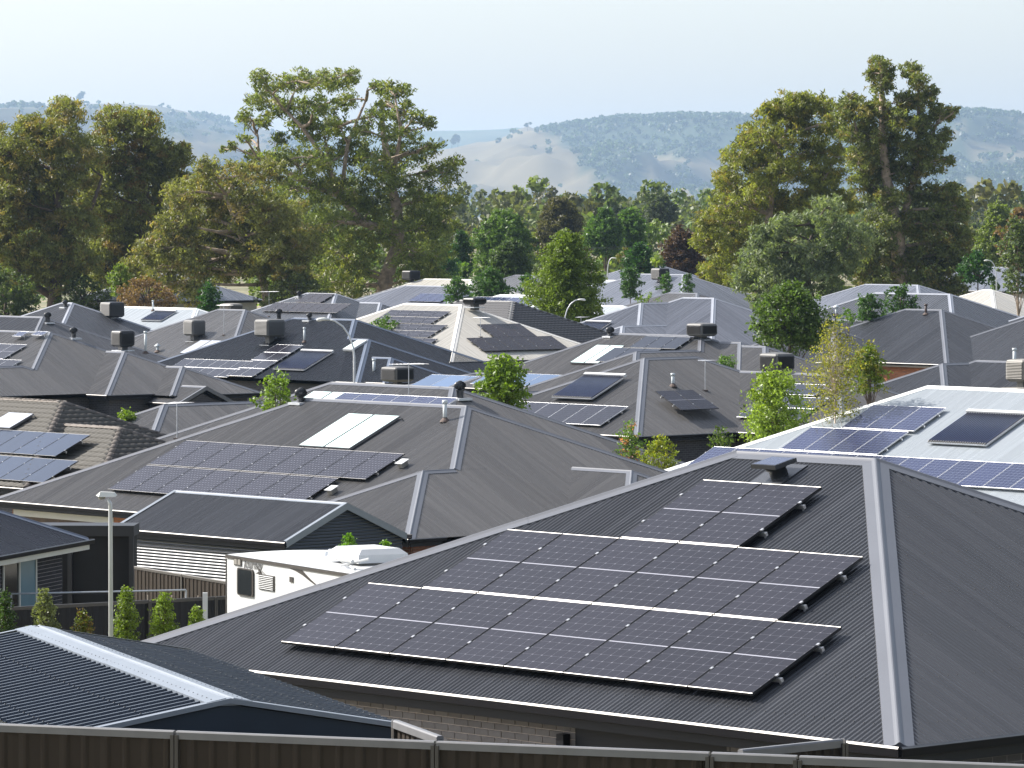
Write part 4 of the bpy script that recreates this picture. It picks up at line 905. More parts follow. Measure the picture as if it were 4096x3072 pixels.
# carport / dark lean-to between the edge house and the shed
root = empty('carport', 'black flat roofed carport between the dark brick house and the shed', 'carport', (-12.4, 119., .2), -.04)
mb = MB(); mb.box((-.6, 0, 2.85), (2.45, 1.2, 3.13)); mb.build('roof', M['coold'], root)
mb = MB(); mb.box((-2.2, .15, 0), (2.40, 1.1, 2.84)); mb.build('wall', M['black'], root)  # solid black block paints in the shaded carport interior
for x_ in (-.5, .75, 2.38):
    mb = MB(); mb.box((x_-.06, .0, 0), (x_+.06, .12, 2.85)); mb.build('post', M['coold'], root)
# near shed just over the fence
N_ = Vector((-2.51, 40.0, 7.26)); Fa = Vector((-4.95, 46.96, 7.26)); dr = (Fa-N_).normalized(); rr = Vector((dr.y, -dr.x, 0)); ang = math.atan2(rr.y, rr.x)
root = empty('shed', 'slate blue garden shed with a wide pale ridge just behind the near fence', 'shed', (N_.x, N_.y, 4.6), ang, 'sheds')
hwn, sl, Ln, zr = 1.62, .177, 7.4, 7.26-4.6
mb = MB()
for sgn in (1, -1):
    ys_ = sorted({min(Ln, q*.19+d) for q in range(int(Ln/.19)+1) for d in (0, .012, .040, .052, .115, .12, .125)}); n = len(ys_)-1
    for k in range(n+1):
        y = ys_[k]; f_ = y % .19; w = .024 if .011 < f_ < .041 else (.004 if .117 < f_ < .123 else 0.)
        for s_ in (0, hwn+.04): mb.v.append((sgn*s_, y, zr - sl*s_ + w)); mb.n += 1
        if k:
            b = mb.n-4; q = [b, b+1, b+3, b+2]; u = [(y, 0), (y, hwn), (y, hwn), (y, 0)]
            if sgn < 0: q = q[::-1]
            mb.f.append(q); mb.m.append(0); mb.uv.extend(u)
ro = mb.build('roof', M['shed'], root)
mb = MB(); cap_mesh(mb, Vector((0, -.03, zr+.004)), Vector((0, Ln+.03, zr+.004)), Vector((sl, 0, 1)).normalized(), Vector((-sl, 0, 1)).normalized(), .21, .030, .02); mb.build('ridge_cap', M['shedcap'], ro)
mb = MB()
for k in range(int(Ln/.15)):
    for sgn in (1, -1):
        y = .08+k*.15; x_ = sgn*.14; zz = zr-sl*.14+.034; mb.add([(x_-.009, y-.009, zz), (x_+.009, y-.009, zz), (x_+.009, y+.009, zz), (x_-.009, y+.009, zz), (x_, y, zz+.01)], [(0, 1, 4), (1, 2, 4), (2, 3, 4), (3, 0, 4)])
for sgn, rws in ((-1, (.75, 1.45)), (1, (.5, 1.0, 1.5))):
    for sx in rws:
        y = .026; k = 0
        while y < Ln: 
            zz = zr-sl*sx+.026; x_ = sgn*sx; mb.add([(x_-.009, y-.009, zz), (x_+.009, y-.009, zz), (x_+.009, y+.009, zz), (x_-.009, y+.009, zz), (x_, y, zz+.01)], [(0, 1, 4), (1, 2, 4), (2, 3, 4), (3, 0, 4)]); k += 1; y += .19
o = mb.build('roof_screws', M['vent'], ro); o['kind'] = 'stuff'
for yy, sg_ in ((-.05, -1), (Ln+.02, 1)):
    for sgn in (1, -1):
        mb = MB(); a = Vector((0, yy, zr+.03)); b = Vector((sgn*(hwn+.05), yy, zr-sl*(hwn+.05)+.03)); o3 = Vector((0, .03, 0))
        mb.add([a, b, b-Vector((0, 0, .045)), a-Vector((0, 0, .045)), a+o3, b+o3, b+o3-Vector((0, 0, .045)), a+o3-Vector((0, 0, .045)), a+Vector((0, -.07*sg_, .004)), b+Vector((0, -.07*sg_, .004))], [(0, 1, 2, 3), (7, 6, 5, 4), (0, 4, 5, 1), (0, 8, 9, 1)]); mb.build('barge_flashing', M['shedcap'], ro)
mb = MB(); mb.add([(-hwn, 0, 0), (hwn, 0, 0), (hwn, 0, zr-sl*hwn-.03), (0, 0, zr-.03), (-hwn, 0, zr-sl*hwn-.03), (-hwn, Ln, 0), (hwn, Ln, 0), (hwn, Ln, zr-sl*hwn-.03), (0, Ln, zr-.03), (-hwn, Ln, zr-sl*hwn-.03)], [(0, 1, 2, 3, 4), (9, 8, 7, 6, 5), (0, 4, 9, 5), (1, 6, 7, 2)]); mb.build('wall', M['shedtrim'], root)
# ---- fences
def steel_fence(label, A, B, h, zt, post_at, mat='fence', rail='fencer', drop=0., rib=.0, group='steel fences'):
    """sheet steel fence A->B: every 762 mm infill sheet, each post and each rail is a part"""
    A, B = Vector((*A, zt)), Vector((*B, zt+drop)); d = B-A; L_ = math.hypot(d.x, d.y); ang = math.atan2(d.y, d.x); root = empty('steel_fence', label, 'fence', A, ang, group); sl_ = (B.z-A.z)/L_
    ys_ = [0, .02, .04, .19, .21, .245, .265, .415, .435, .47, .49, .64, .66, .70, .762] ; pr = [0, .03, .03, .03, 0, 0, .03, .03, 0, 0, .03, .03, 0, 0, 0]
    xs_ = np.linspace(0, .762, 31); prof = []
    pitch_ = .762/4
    for x_ in xs_:
        q = (x_ % pitch_)/pitch_; prof.append(.0 if q < .66 else (-.018 if .72 < q < .94 else -.009))
    sh = MB(); n = len(xs_)
    v = [(x_, p-.012, -h) for x_, p in zip(xs_, prof)] + [(x_, p-.012, -.03) for x_, p in zip(xs_, prof)] + [(x_, p+.0, -h) for x_, p in zip(xs_, prof)] + [(x_, p, -.03) for x_, p in zip(xs_, prof)]
    uv_ = [(p[0], p[2]) for p in v]
    sh.add(v, [(k, k+1, n+k+1, n+k) for k in range(n-1)] + [(3*n+k, 3*n+k+1, 2*n+k+1, 2*n+k) for k in range(n-1)], 0, uv_); me = sh.mesh('infill_sheet', M[mat])
    posts = sorted(post_at); k = 0
    for p, q in zip([0]+posts, posts+[L_]):
        x_ = p
        while x_ < q-.05:
            w = min(.762, q-x_); o_ = inst('infill_sheet', me, root, (x_, 0, x_*sl_)); o_.scale = (w/.762, 1, 1); x_ += .762
        mr = MB(); g = .012
        pr_ = [(-.032, -.07), (-.032, -.012), (-.02, 0), (.02, 0), (.032, -.012), (.032, -.07)]
        v = [(p+g, y_, z_+p*sl_) for y_, z_ in pr_] + [(q-g, y_, z_+q*sl_) for y_, z_ in pr_]
        mr.add(v, [(i+6, i+7, i+1, i) for i in range(5)] + [(0, 6, 11, 5)] + [tuple(range(6)), tuple(reversed(range(6, 12)))]); mr.build('top_rail', M[rail], root)
    for p in posts:
        mp = MB(); mp.box((p-.035, -.045, -h-.3), (p-.004, .03, -.035)); mp.box((p+.004, -.045, -h-.3), (p+.035, .03, -.035)); mp.build('post', M['fencep'], root, loc=(0, 0, p*sl_))
    return root
A_ = Vector((-6.5, 39.5)); B_ = Vector((7.0, 34.9)); dl = (B_-A_); 
def onf(x): return (x-A_.x)/dl.x*dl.length
steel_fence('long brown sheet steel fence across the bottom of the view', (A_.x, A_.y), (B_.x, B_.y), 1.85, 7.2, [onf(-5.05), onf(-2.85), onf(-.63), onf(1.62), onf(2.32), onf(4.6)])
steel_fence('short dark fence return rising behind the near fence at right', (1.86, 36.9), (2.78, 37.68), 1.6, 7.2, [1.17])
steel_fence('short sloping fence piece beside the near shed', (-.60, 37.85), (-1.02, 39.1), 1.6, 7.2, [1.28])
steel_fence('dark boundary fence behind the row of clipped shrubs', (-14.5, 89.3), (-5.75, 94.7), 1.9, 3.55, [1.0, 3.4, 5.8, 8.2, 9.75], 'fence2', 'fencep')
gp_ = at_post = empty('gate_post', 'white gate post at the end of the shrub fence', 'post', (-6.36, 93.6, 1.6)); mb = MB(); mb.box((-.05, -.05, 0), (.05, .05, 2.1)); mb.build('shaft', M['whitep'], gp_); mb = MB(); mb.box((.05, -.06, 1.4), (.14, -.02, 1.56)); mb.build('latch', M['whitep'], gp_)
steel_fence('grey fence behind the clothes frame next to the caravan', (-9.2, 110.2), (-4.9, 103.6), 1.9, 2.95, [2.4, 4.8, 7.2], 'fence', 'fencep', drop=-.1)
tr = empty('trellis', 'rusty wire trellis in front of the grey fence by the caravan', 'trellis', (-8.2, 101.3, 1.3), -.15)
for x_ in (0, .55, 1.15, 1.8): mb = MB(); mb.tube([(x_, 0, 0), (x_+.03, 0, 1.7)], .014, 5); mb.build('stake', M['barkw'], tr)
for z_ in (.55, 1.0, 1.45): mb = MB(); mb.tube([(-.1, 0, z_), (1.95, 0, z_-.05)], .01, 5); mb.build('wire', M['barkw'], tr)
cl = empty('clothesline', 'low steel clothes frame behind the shrub fence', 'clothesline', (-11.2, 101., 1.0), .05)
for p, q, nme in (((0, 0, 2.05), (3.9, 0, 2.12), 'rail'), ((0, 0, 0), (0, 0, 2.05), 'post'), ((3.9, 0, 0), (3.9, 0, 2.12), 'post'), ((2.2, .3, 1.68), (3.8, .3, 1.60), 'rail'), ((2.2, .6, 1.70), (3.8, .6, 1.63), 'rail')): mb = MB(); mb.tube([p, q], .022, 6); mb.build(nme, M['galv'], cl)
# ---- caravan
cd = Vector((.48, -.877, 0)); cn = Vector((-.877, -.48, 0)); O = Vector((-5.69, 90., 0)); zt = 4.75; zg = 1.75
Mx = Matrix(((cd.x, -cn.x, 0, O.x), (cd.y, -cn.y, 0, O.y), (0, 0, 1, zg), (0, 0, 0, 1)))
cv = empty('caravan', 'white caravan with brown swoosh parked behind the nearest roof', 'caravan', mat=Mx); Hc = zt-zg; Lc, Wc = 7.6, 2.4
mb = MB(); mb.prism([(.0, .45), (.0, Hc-.12), (.06, Hc-.02), (.12, Hc), (Lc-.6, Hc), (Lc, Hc-.7), (Lc, .45)], 0, 1, 0, Matrix(((1, 0, 0, 0), (0, 0, Wc, 0), (0, 1, 0, 0), (0, 0, 0, 1))))
mb.build('body', M['whitep'], cv)
mb = MB(); n = 10; prof = [(Wc*k/n, .02+.035*math.sin(math.pi*k/n)) for k in range(n+1)]
v = [(0.02, y, Hc-.0+z_) for y, z_ in prof] + [(.9, y, Hc+z_) for y, z_ in prof] + [(Lc-.6, y, Hc+z_) for y, z_ in prof]
mb.add(v, [(k, 11+k, 12+k, k+1) for k in range(n)] + [(11+k, 22+k, 23+k, 12+k) for k in range(n)] + [tuple(range(11))]); mb.build('roof', M['whitep'], cv, smooth=True)
M['trim'] = plain('caravan_trim', (.05, .045, .04), .4); M['decal'] = plain('caravan_decal', (.045, .04, .035), .35); M['decalg'] = plain('caravan_decal_grey', (.25, .25, .25), .35)
mb = MB(); mb.box((-.01, -.02, Hc-.05), (Lc-.6, .0, Hc+.015)); mb.box((-.015, -.015, .45), (.015, .0, Hc)); mb.build('edge_trim', M['trim'], cv)
def cwin(x0_, x1_, z0_, z1_, r_=.07):
    mb = MB(); pts = []
    for cx, cz, a0_ in ((x1_-r_, z1_-r_, 0), (x0_+r_, z1_-r_, 90), (x0_+r_, z0_+r_, 180), (x1_-r_, z0_+r_, 270)):
        for k in range(5): a_ = R(a0_+k*22.5); pts.append((cx+r_*math.cos(a_), cz+r_*math.sin(a_)))
    Mm = Matrix(((1, 0, 0, 0), (0, 0, 1, 0), (0, 1, 0, 0), (0, 0, 0, 1))); mb.prism(pts, -.035, 0, 0, Mm); w = mb.build('window', M['trim'], cv)
    mb = MB(); c0, c1 = (x0_+x1_)/2, (z0_+z1_)/2; mb.prism([(c0+(x-c0)*.86, c1+(z_-c1)*.92) for x, z_ in pts], -.04, -.034, 0, Mm); mb.build('pane', M['glassw'], w)
cwin(.56, 1.29, Hc-.74, Hc-.20, .06); 
mb = MB(); mb.box((.39, -.02, Hc-.165), (.73, 0, Hc-.02)); v_ = mb.build('marker_light', M['trim'], cv)
for a, b in ((.42, .54), (.58, .70)): mb = MB(); mb.box((a, -.028, Hc-.145), (b, -.02, Hc-.04)); mb.build('lens', M['coolt'], v_)
mb = MB(); mb.box((1.52, -.015, Hc-.56), (2.23, 0, Hc-.26)); g_ = mb.build('fridge_vent', M['trim'], cv)
for k in range(8): mb = MB(); zz = Hc-.545+k*.035; mb.add([(1.56, -.02, zz), (2.19, -.02, zz), (2.19, -.04, zz+.008), (1.56, -.04, zz+.008), (1.56, -.02, zz+.018), (2.19, -.02, zz+.018)], [(0, 1, 2, 3), (3, 2, 5, 4)]); mb.build('slat', M['whitep'], g_)
mb = MB(); mb.box((2.91, -.02, Hc-.32), (3.06, 0, Hc-.22)); mb.build('socket', M['trim'], cv)
mb = MB(); mb.box((2.08, -.03, Hc-.84), (2.2, 0, Hc-.74)); mb.build('socket', M['trim'], cv)
text_obj('Journey', .27, 'greyp', cv, (.82, -.012, Hc-.185), (R(90), 0, 0), .3)
def decal(poly, mat, y=-.006):
    mb = MB(); mb.add([(x, y, Hc+z_) for x, z_ in poly], [tuple(range(len(poly)))]); mb.build('decal', M[mat], cv)
ou = [(4.25+k*.28, -.03-.02*k-.16*(k/7)**1.6*k*.62) for k in range(8)]; inn_ = [(5.0+(k)*.19, -.07-.02*k-.16*(k/7)**1.6*k*.60) for k in range(7, -1, -1)]
decal([(2.83, -.055), (3.45, -.055), (3.62, -.13), (3.85, -.22), (4.1, -.30), (4.35, -.37), (4.12, -.33), (3.8, -.25), (3.45, -.15), (3.15, -.09)], 'decal')
decal([(1.34, -.26), (1.42, -.25), (1.50, -.22), (1.46, -.16), (1.38, -.11), (1.56, -.17), (1.64, -.22), (1.66, -.27)], 'decal', -.007); decal([(1.20, -.06), (1.5, -.13), (1.75, -.22), (1.95, -.30), (1.82, -.29), (1.62, -.22), (1.45, -.14)], 'decalg')
def lid(x0_, x1_, y0_, y1_, z0_, h_, name='hatch', mat='whitep', b=.12):
    mb = MB(); v = [(x0_, y0_, z0_), (x1_, y0_, z0_), (x1_, y1_, z0_), (x0_, y1_, z0_), (x0_+b*.15, y0_+b*.15, z0_+h_*.6), (x1_-b*.15, y0_+b*.15, z0_+h_*.6), (x1_-b*.15, y1_-b*.15, z0_+h_*.6), (x0_+b*.15, y1_-b*.15, z0_+h_*.6), (x0_+b, y0_+b, z0_+h_), (x1_-b, y0_+b, z0_+h_), (x1_-b, y1_-b, z0_+h_), (x0_+b, y1_-b, z0_+h_)]
    mb.add(v, [(0, 1, 5, 4), (1, 2, 6, 5), (2, 3, 7, 6), (3, 0, 4, 7), (4, 5, 9, 8), (5, 6, 10, 9), (6, 7, 11, 10), (7, 4, 8, 11), (8, 9, 10, 11)]); return mb.build(name, M[mat], cv)
lid(2.0, 2.5, 1.2, 1.7, Hc+.08, .14, 'hatch', 'shedcap', .06)
lid(3.0, 4.35, .75, 1.85, Hc+.10, .26, 'air_conditioner', 'whitep', .14)
lid(5.3, 6.0, .9, 1.6, Hc+.08, .12, 'hatch', 'whitep', .08)
mb = MB(); mb.tube([(5.0, .35, Hc+.06), (4.0, .45, Hc+.22), (3.8, .5, Hc+.2)], .03, 6); mb.tube([(4.6, .25, Hc+.1), (5.1, .6, Hc+.25)], .025, 6); mb.tube([(4.2, .5, Hc+.2), (4.3, .3, Hc+.22), (4.9, .35, Hc+.2)], .04, 6); mb.build('folded_antenna', M['whitep'], cv)
for x_ in (3.6, 4.5):
    w = MB(); w.lathe([(0, -.1), (.2, -.1), (.33, -.08), (.35, 0), (.33, .08), (.2, .1), (0, .1)], 20); o_ = w.build('wheel', M['vent'], cv, True); o_.location = (x_, .12, .36-.0); o_.rotation_euler = (R(90), 0, 0)
# ---- street lights
def street_light(label, x, y, ztop, zb, r0=.09, arm=(.6, 0), style='post', rz=0.):
    root = empty('street_light', label, 'street light', (x, y, zb), rz, 'street lights'); h = ztop-zb
    if style == 'post':
        mb = MB(); mb.tube([(0, 0, 0), (0, 0, h-.35), (0, -.03, h-.2), (-.03, -.05, h-.12)], [r0, r0*.72, r0*.7, r0*.5], 14); mb.build('pole', M['pole'], root, True)
        mb = MB(); pr = [(.14, .0, -.01), (.12, .06, -.035), (-.14, .06, -.035), (-.19, .0, -.015), (-.14, -.06, -.035), (.12, -.06, -.035)]; pt_ = [(.10, .035, .035), (-.12, .04, .045), (-.12, -.04, .045), (.10, -.035, .035)]
        c = (-.03, -.05, h-.05); V = [(c[0]+a, c[1]+b, c[2]+d) for a, b, d in pr+pt_]
        mb.add(V, [(5, 4, 3, 2, 1, 0), (6, 7, 8, 9), (0, 1, 6), (1, 2, 7, 6), (2, 3, 7), (3, 4, 8), (3, 8, 7), (4, 5, 9, 8), (5, 0, 9), (0, 6, 9)]); mb.build('luminaire', M['lum'], root)
        mb = MB(); mb.lathe([(0, -.08), (.05, -.07), (.06, -.035)], 12, 0, (c[0]-.1, c[1], c[2])); mb.build('lens', M['coolt'], root)
    else:
        ax = arm[0]; pts = [(0, 0, 0), (0, 0, h-1.7)] + [(ax*(1-math.cos(R(a_)))*.8, 0, h-1.7+1.55*math.sin(R(a_))) for a_ in (15, 35, 55, 75, 88)]
        mb = MB(); mb.tube(pts, [r0, r0*.8]+[r0*.62]*4+[r0*.5], 10); mb.build('pole', M['pole'], root, True)
        e = pts[-1]; mb = MB(); sg_ = 1 if ax > 0 else -1; mb.tube([(e[0]-.05*sg_, 0, e[2]), (e[0]+.2*sg_, 0, e[2]+.02), (e[0]+.42*sg_, 0, e[2]-.01), (e[0]+.5*sg_, 0, e[2]-.03)], [.035, .065, .075, .03], 8); mb.build('luminaire', M['lum'], root, True)
street_light('pale post top street light standing left of the caravan', -6.22, 70., 7.27, 2.2, .044)
street_light('curved arm street light over the near black roof', -6.45, 185., 7.33, -.2, .06, (-1.35, 0), 'arm')
street_light('small curved street light by the dark green centre tree', 3.61, 310., 5.7, -.2, .06, (1.2, 0), 'arm')
street_light('distant slim street light above the far roofs', 9.49, 450., 7.1, -.2, .07, (.5, 0), 'arm')
street_light('distant slim street light at the far right', 42.8, 400., 7.4, -.2, .07, (-.8, 0), 'arm')
# power pole and wires far behind
pp = empty('power_pole', 'wooden power pole with crossarm among the far trees', 'pole', (9.2, 560, -.2)); mb = MB(); mb.tube([(0, 0, 0), (0, 0, 7.4)], .15, 8); mb.build('shaft', M['barkd'], pp); mb = MB(); mb.box((-.9, -.06, 7.0), (.9, .06, 7.15)); mb.build('crossarm', M['barkd'], pp)
for k, (za, zb_) in enumerate(((7.1, 9.2), (7.0, 8.2))):
    mb = MB(); mb.tube([(9.2+22*s_/10, 560+6*s_/10, za+(zb_-za)*s_/10-.6*math.sin(math.pi*s_/10)) for s_ in range(11)], .03, 4); tag(mb.build('power_line', M['vent']), ('upper' if k else 'lower')+' power line strung right from the wooden pole', 'cable', 'power lines')
# ================================================================== TREES
def unit(n):
    v = rng.normal(size=(n, 3)); return v/np.linalg.norm(v, axis=1, keepdims=True)
def leaves(centres, radii, dens, ll, lw, base, var, hang=.6, tipc=None, tipf=0., flat=.8, csub=1.0):
    """leaf-sized quads in sub-clumps spread through blobs; returns V, F, tint"""
    P, C = [], []
    for c, r in zip(centres, radii):
        rs = max(.2*min(1, csub), min(.62*csub, r*.32)); ns = max(3, int(3.3*(r/rs)**2))
        u = unit(ns); rad = r*rng.uniform(.15, 1.5, ns)**.5; sc = c + u*rad[:, None]*np.array([1, 1, .85])
        hue = rng.normal(0, 1, ns)
        for k in range(ns):
            n = max(5, int(.74*dens*rs*rs*rng.uniform(.5, 1.4))); g = rng.normal(0, .43, (n, 3))*rs*np.array([1.15, 1.15, flat])
            P.append(sc[k]+g)
            t = rng.uniform(0, 1, n); col_ = np.array(base)*(1+var*(.55*hue[k]+.5*rng.normal(0, 1, n)))[:, None]
            if tipc is not None and rng.random() < tipf: col_ = col_*.35+np.array(tipc)*(.65+.2*rng.normal(0, 1, n))[:, None]
            C.append(np.clip(col_, .008, .6))
    P = np.concatenate(P); C = np.concatenate(C); n = len(P)
    d = unit(n); d[:, 2] = d[:, 2]*(1-hang)-hang; d /= np.linalg.norm(d, axis=1, keepdims=True)
    s = np.cross(d, unit(n)); s /= np.linalg.norm(s, axis=1, keepdims=True)
    L_ = 1.12*ll*rng.uniform(.6, 1.3, n)[:, None]; W_ = 1.15*lw*rng.uniform(.7, 1.3, n)[:, None]
    V = np.stack([P-d*L_/2, P+s*W_/2-d*L_*.05, P+d*L_/2, P-s*W_/2-d*L_*.05], 1).reshape(-1, 3)
    F = np.arange(4*n).reshape(-1, 4); return V, F, np.repeat(C, 4, 0)
def curve_pts(a, b, n=6, wob=.08, sag=.15):
    a, b = np.array(a, float), np.array(b, float); L_ = np.linalg.norm(b-a); out = []
    off = rng.normal(0, wob*L_, (3, 3))
    for k in range(n+1):
        t = k/n; p = a*(1-t)+b*t; e = math.sin(math.pi*t); out.append(p+off[0]*e*.6+off[1]*math.sin(2*math.pi*t)*.35+np.array([0, 0, sag*L_*t*(1-t)]))
    return out
def tree(name, label, base, blobs, trunk, r0, leafp, bark='bark', cat='tree', group=None, limbs=None, depth=.5, dbl=True, ground=None, twig=True, lm='leaf'):
    """blobs: (dx, dz, r) in metres from the base; trunk: [(dx, dz)...]"""
    bx, by, bz = base; gz = ground_z(bx, by) if ground is None else ground; root = empty(name, label, cat, (bx, by, gz), 0, group); dz0 = gz-bz
    tp = [np.array((x, 0., z-dz0)) for x, z in trunk]; tp[0][2] = -.3
    hw = max(1.5, max(abs(b[0]) for b in blobs))*depth; cs, rs = [], []
    for x, z, r in blobs:
        for q in range(dbl if dbl > 1 else 3 if dbl else 1):
            cs.append(np.array((x+rng.normal(0, r*.12), rng.uniform(-hw, hw), z-dz0+rng.normal(0, r*.1)))); rs.append(r*rng.uniform(.85, 1.05))
    mb = MB(); n = len(tp); mb.tube(tp, [r0*(1-.72*k/(n-1)) for k in range(n)], 10)
    ends = []
    if limbs:
        for lp, lr in limbs:
            pts = [np.array((x, 0.15*(k), z-dz0)) for k, (x, z) in enumerate(lp)]; m_ = len(pts); mb.tube(pts, [lr*(1-.6*k/(m_-1)) for k in range(m_)], 8); ends += pts[1:]
    nodes = []
    for k in range(n-1):
        for t in (0, .33, .66): nodes.append(tp[k]*(1-t)+tp[k+1]*t)
    nodes.append(tp[-1]); nodes = [q for q in nodes if q[2] > tp[-1][2]*.22] + ends; horiz = 0
    for c, r in zip(cs, rs):
        cand = [q for q in nodes if q[2] < c[2]+.2] or nodes
        a = min(cand, key=lambda q: np.linalg.norm((q-c)*np.array([1, 1, .8]))); L_ = np.linalg.norm(c-a)
        rb = min(r0*.38, .045+.026*L_)
        pts = curve_pts(a, c, 6, .07, .12); mb.tube(pts, [rb*(1-.7*k/6) for k in range(7)], 6)
        nodes.append(pts[4])
        if twig:
            for _ in range(4):
                e = c+unit(1)[0]*r*.8; s_ = pts[int(rng.integers(3, 6))]; q = curve_pts(s_, e, 3, .08, .1); mb.tube(q, [rb*.32, rb*.26, rb*.18, rb*.08], 4, caps=False)
    mb.build('trunk', M[bark], root, smooth=True)
    V, F, T = leaves(cs, rs, **leafp)
    link(bpy.data.objects.new('crown', np_mesh('crown', V, F, M[lm], T)), root); return root
GUM = dict(dens=150, ll=.42, lw=.115, base=(.13, .15, .042), var=.4, hang=.6, tipc=(.17, .09, .03), tipf=.16)
